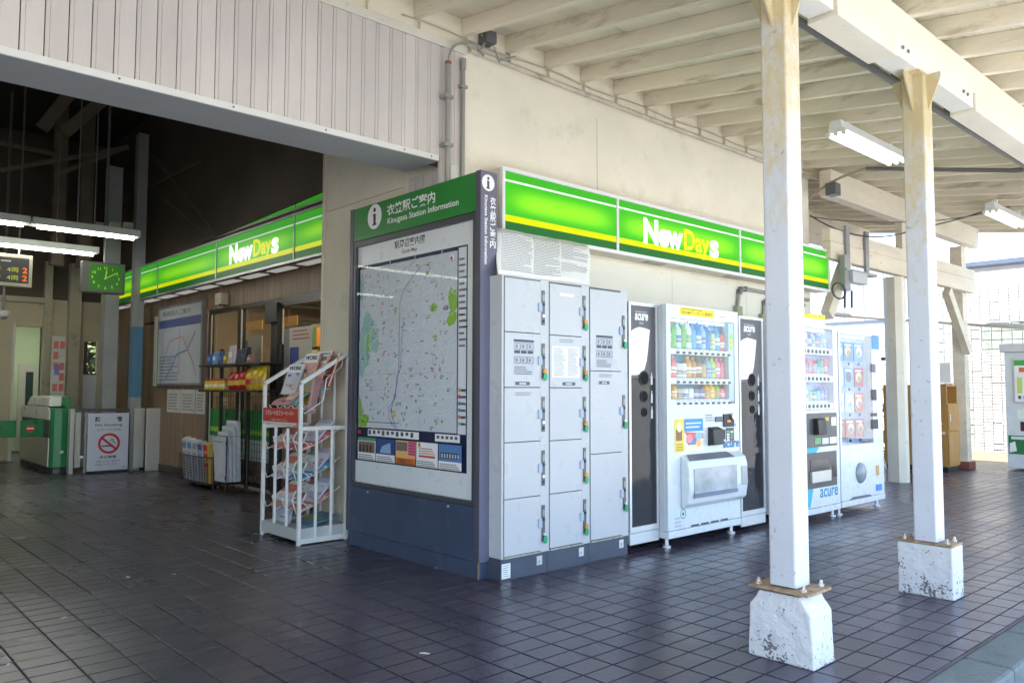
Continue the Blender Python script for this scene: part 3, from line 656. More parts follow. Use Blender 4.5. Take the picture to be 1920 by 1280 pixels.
for cx, cy, rx, ry in ((.06,.55,.10,.13),(.12,.60,.11,.09),(.17,.52,.08,.08),(.05,.43,.07,.12),(.09,.67,.06,.06),(.02,.88,.03,.12)): P.poly(blob(cx,cy,rx,ry), INK((150,192,186)), 'map_hills')
for cx, cy, rx, ry in ((.10,.53,.022,.10),(.0,.11,.05,.12),(.05,.04,.10,.06),(.96,.72,.05,.10),(.95,.63,.055,.05),(.79,.70,.045,.030),(.80,.53,.025,.028),(.40,.715,.02,.022),(.72,.90,.025,.012),(.62,.96,.02,.01),(.33,.27,.01,.01),(.62,.17,.012,.012),(.66,.24,.014,.009),(.50,.06,.01,.012),(.87,.06,.012,.01),(.53,.13,.012,.012),(.08,.29,.01,.016),(.32,.3,.012,.008)): P.poly(blob(cx,cy,rx,ry,9), INK((140,185,60)), 'map_parks')
for cx, cy, rx, ry in ((.90,.69,.03,.018),): P.poly(blob(cx,cy,rx,ry,8), INK((120,125,150)), 'map_blocks')
P.poly(blob(.40,.085,.028,.024,6,.1), INK((235,190,90)), 'map_blocks')
# roads, railway, river
for n_, wd_, ink_ in ((70,.0028,INK((186,193,206))), (150,.0032,INK((224,227,232)))):
    for _ in range(n_):
        x, y = rd.random(), rd.random(); pts = [U(x,y)]; a = rd.choice((0,1.57,.6,2.2))+rd.uniform(-.3,.3)
        for _ in range(4):
            x = min(1,max(0,x+.06*math.cos(a))); y = min(1,max(0,y+.05*math.sin(a))); a += rd.uniform(-.4,.4); pts.append(U(x,y))
        P.line(pts, wd_, ink_, 'map_roads')
P.line([U(.44,.93),U(.60,.99)], .004, INK((150,150,170)), 'map_roads')
P.line([U(x,y) for x,y in ((.66,.95),(.58,.90),(.50,.84),(.45,.76),(.445,.55),(.445,.36),(.43,.29),(.41,.2),(.37,.12),(.38,.07),(.43,0))], .009, INK((150,152,176)), 'map_railway')
P.line([U(x,y) for x,y in ((.49,.66),(.47,.5),(.465,.36),(.42,.31),(.42,.25),(.40,.18),(.345,.13),(.345,.06),(.41,.01))], .005, INK((96,120,190)), 'map_river')
P.line([U(.05,.035),U(.45,.035)], .004, BLACK, 'map_scale')
for g_ in (.33,.66): P.line([U(0,g_),U(1,g_)], .0015, INK((160,166,180)), 'map_grid').line([U(g_,0),U(g_,1)], .0015, INK((160,166,180)), 'map_grid')
for mt_, n_ in ((INK((70,72,84)),120),(INK((200,60,80)),45),(INK((90,110,70)),30),(INK((90,100,150)),30)):
    lst = []
    for _ in range(n_):
        a, b = U(rd.uniform(.02,.93), rd.uniform(.02,.97)); w = rd.uniform(.012,.05)
        for q in range(int(w/.009)):
            if rd.random() < .8: lst.append((a+q*.009, b, a+q*.009+.0055, b+.008))
        if rd.random() < .4: lst += [(a+q*.009, b-.016, a+q*.009+.006, b-.006) for q in range(int(w/.013))]
    P.rects(lst, mt_, 'map_names')
P.disc(*U(.955,.965), .024, .024, WHITE, 'compass').poly([U(.935,.967), U(.957,.94), U(.957,.975)], RED, 'compass')
for i in range(15): P.rects([(kx+.025, 2.09-i*.042, kx+.037, 2.104-i*.042)]+[(kx+.041+q*.010, 2.09-i*.042, kx+.048+q*.010, 2.104-i*.042) for q in range(rd.randint(4,7))], BLACK, 'legend_print')
for i, cc in enumerate(((235,150,70),(190,80,100),(70,150,160),(90,150,210),(220,130,100),(180,185,190))): P.rect(kx+.022, 1.20-i*.045, kx+.046, 1.223-i*.045, INK(cc), 'legend_key').rects([(kx+.05+q*.010, 1.202-i*.045, kx+.057+q*.010, 1.218-i*.045) for q in range(5)], BLACK, 'legend_print')
for i, ch in enumerate('ABCD'): P.text(ch, U(.08+.26*i,0)[0], mt-.024, .018, WHITE, bold=.01)
Q = side(IX+.0298); Q.o = Q.o+Vector((0,0,.168))+Vector((-.012,0,0))*0; Q.L = []
Q.step = .0003
P.build(ib)
Q.o = Q.o-UX*.0105
# strip of notices and advertisements under the map
Q.rects([(ml+.19, .69, ml+.86, .742), (ml+1.05, .69, mr-.06, .742)], WHITE, 'notice_strip')
Q.rects([(ml+.05, .70, ml+.09, .73)], RED, 'notice_strip')
Q.rects([(ml+.2+q*.062, .70+(q%3)*.006, ml+.235+q*.062, .735) for q in range(10)]+[(ml+1.07+q*.05, .71, ml+1.1+q*.05, .73) for q in range(5)], INK((90,90,110)), 'notice_strip')
adw = (mr-ml-.13)/5
for i in range(5):
    x0 = ml+.05+i*(adw+.012); x1 = x0+adw
    Q.rect(x0, .505, x1, .675, (WHITE, INK((50,80,140)), INK((230,180,120)), WHITE, INK((90,130,190)))[i], 'advertisement')
    if i == 0: Q.rect(x0,.65,x1,.675,INK((90,150,110)),'advertisement').rect(x0+.01,.56,x1-.01,.645,INK((130,110,95)),'advertisement').rects([(x0+.02+q*.05,.56,x0+.05+q*.05,.62) for q in range(4)],INK((70,60,50)),'advertisement')
    if i == 1: Q.rect(x0,.505,x1,.56,WHITE,'advertisement').poly([(x0+.05,.57),(x0+.2,.57),(x0+.19,.65),(x0+.08,.62)],INK((150,180,215)),'advertisement')
    if i == 2: Q.rects([(x0+.16,.575+q*.02,x1-.005,.592+q*.02) for q in range(5)],INK((200,60,130)),'advertisement').rect(x0+.005,.60,x0+.15,.665,INK((120,110,105)),'advertisement').rect(x0,.505,x1,.55,INK((225,120,50)),'advertisement').text('ご案内',x0+.05,.515,.025,BLACK)
    if i == 3: Q.rect(x0+.02,.64,x0+.05,.67,INK((230,140,40)),'advertisement').rect(x0+.03,.57,x1-.03,.585,INK((215,80,50)),'advertisement').lines(x0+.03,.59,x1-.03,.64,3,INK((200,90,90)))
    if i == 4: Q.rect(x0,.505,x1,.56,WHITE,'advertisement').rect(x0+.02,.58,x1-.02,.62,INK((70,75,85)),'advertisement').rects([(x0+.03+q*.03,.585,x0+.045+q*.03,.612) for q in range(7)],INK((180,190,200)),'advertisement')
    Q.lines(x0+.012, .508, x1-.012, .548, 3, INK((60,60,70)))
Q.build(ib)
P = front(IY0); c = (PX(915.5,343,Y=IY0).x, PX(915.5,343,Y=IY0).z); P.disc(c[0], c[1], .055, .055, WHITE, 'emblem')
P.disc(c[0], c[1]+.03, .010, .010, INK((70,66,90)), 'emblem').poly([(c[0]-.012,c[1]+.014),(c[0]+.009,c[1]+.014),(c[0]+.009,c[1]-.032),(c[0]+.016,c[1]-.032),(c[0]+.016,c[1]-.040),(c[0]-.018,c[1]-.040),(c[0]-.018,c[1]-.032),(c[0]-.01,c[1]-.032),(c[0]-.01,c[1]+.006),(c[0]-.012,c[1]+.006)], INK((70,66,90)), 'emblem')
P.text('衣笠駅ご案内', IX+.083, c[1]-.085, .0545, WHITE, vertical=True, bold=.02, w=.05)
P.text('Kinugasa Station Information', IX+.028, c[1]-.085, .034, WHITE, w=.46, bold=.02, turn=True)
P.build(ib)
# ================================================================== COIN LOCKERS
LY, LB = 3.80, 4.43
tagm, keym = M('green_key_tag', lin((30,160,110)), .35, var=.05), M('orange_key_head', lin((215,150,40)), .4, var=.1)
latch_m = M('blue_grey_latch', lin((170,184,205)), .4, var=.03); plate_m = M('dark_lock_plate', (.12,.125,.13), .35, .4, var=.1)
lx = [3.395, 3.815, 4.225, 4.66]
rows = [[.148,.512,.874,1.23,1.591,1.949],[.150,.513,.870,1.229,1.589,1.946],[.150,.757,1.351,1.944]]
keys = [[1,0,0,2,0],[2,2,2,2,2],[1,1,1]]
names = ('coin locker column beside the map board with five doors and an instruction sheet on one', 'middle coin locker column with five doors and a white printed sheet on its second door', 'coin locker column with three tall doors beside the recycling bin')
for c_ in range(3):
    a, b = lx[c_], lx[c_+1]-.002
    t = thing('coin_locker', names[c_], 'locker', ((a+b)/2, LY, 0), 'coin lockers')
    body = MB().box(a, b, LY+.006, LB, .136, 1.963); body.build('cabinet', locker_m, t, bevel=.003)
    box('base', navy_base, t, a+.001, b-.001, LY+.012, LB-.02, 0, .1345)
    sw = .078                                                # lock strip beside the doors
    dl, dr = a+.014, b-sw
    if c_ == 0: dl = a+.02
    box('gap_shade_plate', M('locker_gap_shade', (.10,.10,.105), .7), t, dl-.004, dr+.003, LY+.0056, LY+.0059, .142, 1.955)  # added dark plate: shade of the door gaps put into colour
    box('front_stile', locker_m, t, dr+.003, b-.002, LY+.001, LY+.0059, .14, 1.958)
    for i in range(len(rows[c_])-1):
        z0, z1 = rows[c_][i]+.003, rows[c_][i+1]-.003
        d = box('door', locker_m, t, dl, dr, LY-.002, LY+.0055, z0, z1, bevel=.0015)
        hz = z0+(z1-z0)*.50 if c_ < 2 else z0+.30
        box('latch', latch_m, d, dr-.022, dr+.010, LY-.014, LY-.0025, hz-.03, hz+.03, bevel=.003)
        pz0 = hz-.118; pl = box('lock_plate', plate_m, t, dr+.014, dr+.043, LY-.005, LY+.0008, pz0, pz0+.235, bevel=.002)
        box('coin_window', M('locker_display', (.30,.32,.30), .2, var=.1), pl, dr+.018, dr+.039, LY-.0075, LY-.0052, pz0+.165, pz0+.205)
        MB().cyl((dr+.028,LY-.0052,pz0+.14), (dr+.028,LY-.011,pz0+.14), .011, 10).build('coin_slot', black_p, pl)
        kk = keys[c_][i]
        if kk:
            if kk == 2: box('key_head', keym, pl, dr+.019, dr+.046, LY-.022, LY-.0053, pz0+.032, pz0+.06, bevel=.004)
            else: MB().cyl((dr+.03,LY-.005,pz0+.045), (dr+.03,LY-.018,pz0+.045), .010, 8).build('key', alu, pl)
            MB().prism([(dr+.033+.017*math.cos(q*math.pi/6), LY-.022, pz0+.010+.027*math.sin(q*math.pi/6)) for q in range(12)], (0,.008,0)).build('key_tag', tagm, pl)
        else:
            MB().cyl((dr+.028,LY-.0052,pz0+.062), (dr+.028,LY-.009,pz0+.062), .012, 12).build('number_disc', M('white_disc', (.8,.8,.8), .4), pl)
            MB().cyl((dr+.028,LY-.0052,pz0+.025), (dr+.028,LY-.010,pz0+.025), .010, 10).build('key_cylinder', black_p, pl)
    box('floor_lock', alu, t, b-.10, b-.05, LY+.006, LY+.0118, .055, .115, bevel=.002); MB().cyl((b-.075,LY+.006,.085),(b-.075,LY-.004,.085),.010,10).build('lock_knob', alu, t)
    MB().box(a+.02, b-.06, LY-.004, LY+.005, .1365, .146).build('worn_edge', M('worn_bare_edge', (.42,.38,.32), .7, var=.3, vs=30), t)
    P = front(LY-.002)
    GR = INK((70,74,90)); PG = INK((196,200,208))
    if c_ in (0, 2):
        zb = 1.31 if c_ == 0 else 1.375; w0 = dl+(.075 if c_ == 0 else .06); w1 = w0+.185; zt = zb+.235
        P.rect(w0, zb, w1, zt, INK((188,192,200)), 'instruction_sheet').rect(w0, zt-.016, w1, zt, GR, 'instruction_sheet')
        for rr in range(2):
            for qq in range(3):
                x0 = w0+.006+qq*.06; P.line([(x0,zt-.065-rr*.09),(x0+.052,zt-.065-rr*.09),(x0+.052,zt-.025-rr*.09),(x0,zt-.025-rr*.09),(x0,zt-.065-rr*.09)], .003, GR, 'instruction_sheet')
                if rr == 0: P.rect(x0, zt-.092, x0+.052, zt-.072, GR, 'instruction_sheet')
                P.rect(x0+.012, zt-.055-rr*.09, x0+.03, zt-.035-rr*.09, INK((120,124,140)), 'instruction_sheet')
        P.lines(w0+.006, zb+.004, w1-.006, zb+.06, 4, GR, h=.35)
    if c_ == 1:
        P.rect(dl+.02, 1.30, dr-.022, 1.515, WHITE, 'printed_sheet'); P.lines(dl+.035, 1.31, dl+.16, 1.505, 15, INK((90,95,120)), fill=.6, h=.35).lines(dl+.175, 1.31, dr-.03, 1.505, 15, INK((90,95,120)), fill=.7, h=.35, seed=4)
        P.rect(dl+.10, 1.865, dl+.24, 1.885, WHITE, 'sticker')
    if c_ < 2: P.rect(dl+.09+.03*c_, 1.245, dl+.22+.03*c_, 1.268, INK((90,94,104)), 'price_plate').text('¥400', dl+.125+.03*c_, 1.249, .014, WHITE, w=.062, bold=.02)
    else: P.rect(dl+.09, 1.255, dl+.205, 1.278, INK((90,94,104)), 'price_plate').text('¥500', dl+.12, 1.259, .014, WHITE, w=.055, bold=.02)
    zl = (1.175, 1.54, 1.305)[c_]; P.lines(dl+.09, zl, dl+.235, zl+.028, 2, INK((130,134,146)), fill=.95, h=.4)
    P.build(t)
    if c_ == 0:
        P = front(LY+.012); P.rect(a+.01, .012, a+.085, .105, WHITE, 'maker_label').lines(a+.018, .02, a+.078, .1, 6, GR, h=.3); P.build(t)

# the large notice sheet hung between sign and lockers
p_tl, p_tr = PX(930,427,Y=4.02), PX(1103,459,Y=4.15); p_bl, p_br = PX(934,514,Y=3.83), PX(1107,534,Y=3.86)
mb = MB(); n1, n2 = 16, 8; g_ = []
for j in range(n2+1):
    for i in range(n1+1):
        u, v = i/n1, j/n2; p = (p_bl*(1-u)+p_br*u)*(1-v)+(p_tl*(1-u)+p_tr*u)*v
        p = p+Vector((0, .008*math.sin(u*9+v*3)+.006*math.sin(v*7), .004*math.sin(u*11))); g_.append(p)
mb.add(g_, [(j*(n1+1)+i, j*(n1+1)+i+1, (j+1)*(n1+1)+i+1, (j+1)*(n1+1)+i) for j in range(n2) for i in range(n1)])
nt_ = thing('notice_sheet', 'large creased white paper notice with dense small print taped above the lockers', 'notice', tuple(p_bl))
sh = mb.build('paper', M('white_paper', (.86,.86,.86), .7, var=.03, vs=6), nt_, smooth=True)
sd = sh.modifiers.new('thick','SOLIDIFY'); sd.thickness = .0008; sd.offset = 1
uu = (p_br-p_bl).normalized(); vv = ((p_tl-p_bl)-uu*(p_tl-p_bl).dot(uu)).normalized(); nn = uu.cross(vv).normalized()
if nn.y > 0: nn = -nn
e = MB(); rr = random.Random(5); W_, H_ = 1.0, 1.0
for cI in range(3):
    for ln in range(24 if cI < 2 else 20):
        v = .93-ln*.036; u = .045+cI*.315; ue = u+.285*(rr.uniform(.4,1) if rr.random() < .35 else 1)
        if cI == 2 and 11 < ln < 14: continue
        while u < ue:
            w = rr.uniform(.006,.02)
            def S(u, v):
                p = (p_bl*(1-u)+p_br*u)*(1-v)+(p_tl*(1-u)+p_tr*u)*v
                return p+Vector((0, .008*math.sin(u*9+v*3)+.006*math.sin(v*7), .004*math.sin(u*11)))+nn*.0025
            e.face([S(u,v), S(u+w,v), S(u+w,v+.012), S(u,v+.012)]); u += w*1.3
flat(e, 'fine_print', INK((112,116,132)), nt_, nn)['kind'] = 'stuff'

# ================================================================== RECYCLING BINS AND VENDING MACHINES
gloss_bk = M('glossy_black_panel', (.030,.030,.036), .10, var=.15, vs=1.5, bump=.010, bs=3.2, spec=.3)
gloss_up = M('dark_printed_panel', (.085,.078,.092), .35, var=.05)
def recycling_bin(x0, x1, y, z0, z1, label):
    t = thing('recycling_bin', label, 'recycling bin', ((x0+x1)/2, y, 0), 'tall recycling bins between the machines')
    box('cabinet', M('grey_bin_body', (.50,.52,.55), .4, .2, var=.04), t, x0, x1, y+.012, 4.40, z0+.01, z1)
    f = .022; zk = z0+.085
    MB().box(x0, x0+f, y-.004, y+.0115, z0+.09, z1).box(x1-f, x1, y-.004, y+.0115, z0+.09, z1).box(x0+f, x1-f, y-.004, y+.0115, z1-f, z1).box(x0+f, x1-f, y-.004, y+.0115, z0+.09, zk+.045).build('door_frame', alu, t)
    box('kick_rail', alu, t, x0, x1, y-.002, y+.0115, z0, z0+.082, bevel=.002)
    zm = z0+(z1-z0)*.685
    box('upper_panel', gloss_up, t, x0+f+.001, x1-f-.001, y+.003, y+.011, zm, z1-f-.001)
    # glossy lower panel with three round holes
    holes = [(.52, 1.305, .058), (.52, 1.165, .046), (.53, 1.045, .036)]
    pa, pb = x0+f+.001, x1-f-.001
    lp = box('lower_panel', gloss_bk, t, pa, pb, y+.003, y+.011, zk+.046, zm-.001)
    w = x1-x0
    for u, hz, r in holes:
        c = Vector((x0+w*u, y+.003, hz))
        MB().tube([c+Vector((0,-.006,0)), c+Vector((0,.0005,0))], r, 24).build('hole_rim', black_p, lp)
        MB().cyl(c+Vector((0,-.0075,0)), c+Vector((0,-.006,0)), r*.86, 24).build('hole', M('hole_black', (.004,.004,.004), .9, var=0), lp)
    P = front(y+.003)
    P.text('acure', x0+w*.22, z1-.135, .055, WHITE, w=w*.46, bold=.035, slant=.12); P.lines(x0+w*.24, z1-.075, x0+w*.68, z1-.06, 1, INK((190,190,196)), fill=1); P.text('アキュア', x0+w*.38, z1-.165, .018, WHITE, w=w*.14, bold=.02)
    # white leaf
    L0 = [(0,.00),(.30,.0),(.52,.03),(.70,.12),(.82,.30),(.90,.55),(.96,.80),(1,.955),(.72,.985),(.45,1),(.22,.965),(.08,.92),(0,.88)]
    z_a, z_b = z1-.555, z1-.185; P.poly([(x0+f+.003+a*w*.68, z_a+b*(z_b-z_a)) for a, b in L0], WHITE, 'leaf_mark')
    for u, hz, r in holes:
        xx = x0+w*.80; P.poly([(xx-.012,hz-.05),(xx+.012,hz-.05),(xx+.012,hz+.01),(xx+.005,hz+.03),(xx+.005,hz+.045),(xx-.005,hz+.045),(xx-.005,hz+.03),(xx-.012,hz+.01)], INK((200,200,206)), 'bottle_mark')
    P.build(t)
    return t
recycling_bin(4.672, 5.022, 3.80, .06, 1.882, 'tall black recycling bin with three holes between the lockers and the first drink machine')
recycling_bin(6.10, 6.50, 3.74, .04, 1.862, 'tall black recycling bin with three holes half hidden behind the near column')

bottle_prof = {
 'pet': [(.026,0),(.031,.006),(.031,.10),(.029,.115),(.031,.13),(.030,.165),(.018,.195),(.012,.205),(.012,.218),(.014,.219),(.014,.232)],
 'can': [(.024,0),(.031,.008),(.031,.108),(.025,.118),(.024,.12)],
 'tall': [(.028,0),(.033,.006),(.033,.15),(.030,.17),(.020,.2),(.012,.225),(.013,.226),(.013,.24)]}
def bottle(t, x, y, z, h, rgb, kind, cap=(235,235,235), lab=None, par='sample_bottle'):
    pr = bottle_prof[kind]; k = h/pr[-1][1]; kr = min(max(k, 1.18), 1.34)
    o = MB().lathe([(r*kr, q*k) for r, q in pr], (x, y, z), 10).build(par, M('drink_%d_%d_%d' % rgb, lin(rgb), .2, var=.05), t, smooth=True)
    if lab: MB().lathe([(pr[2][0]*kr+.0012, h*.22), (pr[2][0]*kr+.0012, h*.5)], (x, y, z), 10).build('wrapper', M('drink_%d_%d_%d' % lab, lin(lab), .3, var=.05), o, smooth=True)
    if lab: MB().lathe([(pr[2][0]*kr+.0022, h*.30), (pr[2][0]*kr+.0022, h*.37)], (x, y, z), 10).build('label_band', M('drink_%d_%d_%d' % tuple(255-v//2 for v in lab), lin(tuple(255-v//2 for v in lab)), .3, var=.05), o, smooth=True)
    if kind != 'can': MB().lathe([(.0145*kr, 0), (.0145*kr, h*.075)], (x, y, z+h*.935), 8).build('cap', M('drink_%d_%d_%d' % cap, lin(cap), .3, var=.05), o)
def vending(x0, x1, y, z0, z1, label, rows, win, body, lit=.5, tray='bulge', blk=False):
    """cabinet with a window of samples, button strips, coin panel and delivery tray"""
    t = thing('vending_machine', label, 'vending machine', ((x0+x1)/2, y, 0), 'vending machines along the wall')
    w = x1-x0; wx0, wx1, wz0, wz1 = win
    D = .12
    mb = MB().box(x0, x0+.02, y+.03, 4.38, z0+.05, z1-.01).box(x1-.02, x1, y+.03, 4.38, z0+.05, z1-.01).box(x0+.021, x1-.021, y+D+.02, 4.38, z0+.05, z1-.01).box(x0+.021, x1-.021, y+.03, y+D+.019, z1-.04, z1-.01)
    mb.build('cabinet', M('side_grey', (.60,.64,.70), .4, var=.04), t)
    # front door with the window opening
    d = MB().box(x0+.002, wx0, y, y+.06, z0+.06, z1).box(wx1, x1-.002, y, y+.06, z0+.06, z1).box(wx0+.0001, wx1-.0001, y, y+.06, wz1, z1).box(wx0+.0001, wx1-.0001, y, y+.06, z0+.06, wz0).build('door', body, t)
    box('foot_rail', body, t, x0, x1, y-.004, y+.5, z0, z0+.055, bevel=.004)
    for xx in (x0+.06, x1-.06):
        for yy in (y+.06, 4.3): MB().cyl((xx,yy,0),(xx,yy,z0), .016, 10).lathe([(.035,0),(.035,.012),(.018,.016)], (xx,yy,0), 10).build('foot', alu, t)
    box('display_back', M('vm_back_%s' % ('a' if not blk else 'b'), lin((40,135,180)) if not blk else lin((180,195,225)), .5, var=.05), t, wx0-.02, wx1+.02, y+D, y+D+.018, wz0-.02, wz1+.02)
    MB().box(wx0-.012, wx0-.001, y+.061, y+D, wz0, wz1).box(wx1+.001, wx1+.012, y+.061, y+D, wz0, wz1).build('display_liner', white_pc, t)
    MB().cyl((wx0+.03, y+.075, wz1-.015), (wx1-.03, y+.075, wz1-.015), .012, 10).build('display_lamp', EM('vm_lamp', (.95,1,1), 1.8), t)
    return t, w
white_vm = M('vending_white', (.66,.715,.755), .28, var=.02, vs=1.5, dirt=(.6,.6,.6), da=.15, ds=6, dth=.64, coat=.3)
# ---- first machine
X0, X1, VY, VZ0, VZ1 = 5.032, 6.06, 3.72, .072, 1.887
V = lambda x, y: (PX(x,y,Y=VY).x, PX(x,y,Y=VY).z)
win = (X0+.055, X1-.06, 1.10, V(1262,590)[1]-.015)
vm, w = vending(X0, X1, VY, VZ0, VZ1, 'white drink vending machine with bottles in its window beside the black recycling bin', 3, win, white_vm)
wx0, wx1, wz0, wz1 = win
pr = wx1-.085                                                # products stop here, price column beyond
sh = [(wz1-.24, .225), (wz1-.475, .185), (wz1-.645, .135)]
cols = [[((70,160,60),'tall',(60,150,60),(190,215,90)),((110,180,70),'pet',(230,60,70),None),((205,225,210),'pet',(90,170,220),(60,130,190)),((120,180,70),'pet',(240,240,240),None),((225,235,235),'tall',(220,60,90),(110,190,120)),((90,160,215),'pet',(60,90,180),None),((60,130,205),'tall',(70,120,190),(200,225,240)),((150,200,230),'pet',(60,110,190),(40,110,190)),((60,110,190),'pet',(235,235,240),None),((190,215,160),'can',(0,0,0),(240,220,150)),((80,150,205),'pet',(50,90,160),(220,230,240)),((225,90,90),'can',(0,0,0),(245,245,245))],
        [((60,140,205),'can',(0,0,0),(240,240,240)),((235,110,120),'pet',(235,90,110),(250,230,220)),((205,215,225),'can',(0,0,0),(110,120,130)),((235,235,235),'can',(0,0,0),(150,150,160)),((200,150,90),'pet',(235,200,120),(235,235,220)),((175,120,75),'pet',(120,80,60),(230,225,215)),((110,90,75),'tall',(60,50,45),(205,205,210)),((205,165,120),'can',(0,0,0),None),((120,175,225),'pet',(225,60,70),(60,120,200)),((175,215,90),'pet',(90,160,70),(60,170,150)),((220,130,170),'pet',(220,70,130),(240,220,232)),((205,90,130),'pet',(190,70,130),None)],
        [((110,90,70),'can',(0,0,0),(240,200,90)),((215,160,70),'pet',(220,200,190),(245,235,190)),((190,185,180),'can',(0,0,0),(120,110,105)),((205,215,220),'can',(0,0,0),(70,110,160)),((225,228,232),'can',(0,0,0),None),((110,120,150),'can',(0,0,0),(230,230,235)),((90,110,180),'can',(0,0,0),(225,225,235)),((225,170,60),'pet',(110,170,60),(205,130,40)),((235,190,80),'pet',(230,150,60),(240,220,120)),((120,180,90),'pet',(90,150,80),(225,140,90)),((230,120,150),'can',(0,0,0),(250,230,235))]]
for i, (zb, h) in enumerate(sh):
    box('shelf', white_pc, vm, wx0, wx1-.085, VY+.05, VY+.118, zb-.03, zb-.001)
    strip = box('button_strip', white_vm, vm, wx0-.001, wx1-.082, VY+.003, VY+.05, zb-.054, zb-.006, bevel=.003)
    n = len(cols[i])
    for k, (rgb, kind, cap, lab) in enumerate(cols[i]):
        hh = h*(1 if kind == 'tall' else .92 if kind == 'pet' else .62)
        bottle(vm, wx0+.045+(pr-wx0-.07)*k/(n-1), VY+.072, zb, hh, rgb, kind, cap, lab)
    P = front(VY+.003); P.rects([(wx0+.075+q*(pr-wx0-.08)/10, zb-.022, wx0+.115+q*(pr-wx0-.08)/10, zb-.008) for q in range(10)], INK((120,150,205)), 'price_tag'); P.rects([(wx0+.082+q*(pr-wx0-.08)/10, zb-.019, wx0+.108+q*(pr-wx0-.08)/10, zb-.011) for q in range(10)], WHITE, 'price_tag'); P.build(strip)
    for q in range(10):
        bx = wx0+.10+q*(pr-wx0-.02)/10
        MB().prism([(bx+.020*math.cos(a*math.pi/6), VY-.004, zb-.038+.010*math.sin(a*math.pi/6)) for a in range(12)], (0,.0068,0)).build('button', M('vm_button', (.10,.095,.10), .3, var=.1), strip)
box('price_column', M('vm_price_col', lin((176,204,222)), .35, var=.03), vm, wx1-.078, wx1-.001, VY+.008, VY+.05, wz0+.02, wz1-.004)
P = front(VY+.008); P.disc(wx1-.040, wz1-.16, .030, .075, INK((150,205,70)), 'badge').disc(wx1-.040, wz1-.17, .025, .038, INK((225,232,60)), 'badge').rects([(wx1-.050,wz1-.18,wx1-.033,wz1-.155)], RED, 'badge'); P.build(vm)
box('window_poster', INK((58,150,205)), vm, pr-.19, pr-.005, VY+.108, VY+.114, wz1-.14, wz1-.01)
P = front(VY+.108); P.text('acure', pr-.18, wz1-.10, .05, WHITE, w=.16, bold=.03); P.build(vm)
MB().box(wx0+.001, wx1-.001, VY+.002, VY+.0035, wz0+.001, wz1-.001).build('window_glass', glass, vm)
P = front(VY)
b0 = V(1276,590)[0]; P.rect(V(1275,585)[0], VZ1-.075, V(1339,600)[0], VZ1-.012, YEL, 'banner').text('DREAMプレゼント実施中', V(1277,590)[0], VZ1-.067, .032, INK((120,110,20)), w=V(1336,600)[0]-V(1277,590)[0], bold=.015); P.lines(V(1279,590)[0], VZ1-.032, V(1320,590)[0], VZ1-.016, 1, INK((120,110,20)))
P.rect(V(1340,600)[0], VZ1-.075, V(1368,600)[0], VZ1-.02, WHITE, 'banner').rect(V(1345,600)[0], VZ1-.058, V(1360,600)[0], VZ1-.052, INK((220,120,110)), 'banner')
pxl, pxr = V(1264,790)[0], V(1318,790)[0]; pz1, pz0 = V(1290,785)[1], V(1290,846)[1]
P.rect(pxl, pz0, pxr, pz1, INK((235,232,225)), 'poster').rect(pxl, pz0, pxl+.13, pz1, INK((240,215,90)), 'poster').rect(pxl+.13, pz1-.10, pxr, pz1, INK((70,150,215)), 'poster').poly([(pxl+.13,pz1-.1),(pxr,pz1-.12),(pxr,pz1-.16),(pxl+.2,pz1-.17)], INK((225,110,110)), 'poster').poly([(pxl+.15,pz1-.17),(pxl+.28,pz1-.15),(pxl+.33,pz1-.2),(pxl+.2,pz1-.23)], INK((110,140,205)), 'poster').rect(pxl+.02, pz0+.09, pxl+.10, pz1-.08, INK((150,110,80)), 'poster').lines(pxl+.02, pz0+.01, pxl+.12, pz0+.07, 3, INK((190,150,40))).disc(pxr-.07, pz0+.06, .04, .03, INK((245,190,120)), 'poster').disc(pxl+.20, pz0+.10, .045, .035, INK((240,150,150)), 'poster').disc(pxl+.33, pz0+.12, .05, .03, INK((150,200,230)), 'poster').rect(pxl+.14, pz0+.02, pxl+.30, pz0+.05, INK((250,240,170)), 'poster').disc(pxl+.065, pz1-.06, .035, .04, INK((255,245,190)), 'poster').lines(pxl+.15, pz1-.08, pxr-.03, pz1-.02, 2, INK((235,240,245)))
P.text('acure', V(1355,833)[0], V(1368,838)[1]-.002, .055, INK((40,120,170)), w=V(1385,833)[0]-V(1355,833)[0], bold=.02, slant=.1)
P.lines(V(1322,780)[0], V(1330,790)[1], V(1338,780)[0], V(1330,775)[1], 3, INK((140,150,165)))
P.build(vm)
# coin and card fittings
def fit(t, x0, y0, x1, y1, mat, name, out=.012, Y=VY, bevel=.004):
    a, b = PX(x0,y0,Y=Y), PX(x1,y1,Y=Y); return box(name, mat, t, a.x, b.x, Y-out, Y-.0002, b.z, a.z, bevel=bevel)
fit(vm, 1340, 781, 1353, 790, M('slot_blue', (.08,.10,.16), .3), 'note_slot')
cp = fit(vm, 1355, 776, 1375, 799, black_p, 'coin_panel'); a = PX(1363,788,Y=VY); box('coin_slot', M('orange_lit', lin((235,160,40)), .3), cp, a.x-.02, a.x+.035, VY-.016, VY-.0122, a.z-.015, a.z+.005); a = PX(1371,780,Y=VY); MB().cyl((a.x,VY-.030,a.z),(a.x,VY-.012,a.z),.028,16).build('return_lever', alu, cp)
rd_ = MB().prism([(PX(1327,800,Y=VY).x, VY-.002, PX(1327,800,Y=VY).z), (PX(1327,800,Y=VY).x, VY-.05, PX(1327,803,Y=VY).z-.005), (PX(1327,833,Y=VY).x, VY-.065, PX(1327,833,Y=VY).z), (PX(1327,833,Y=VY).x, VY-.002, PX(1327,833,Y=VY).z-.01)], (.145,0,0)).build('card_reader', black_p, vm, bevel=.005)
a = PX(1340,823,Y=VY-.06); MB().lathe([(.035,0),(.035,.001),(.029,.001)], (0,0,0), 4)
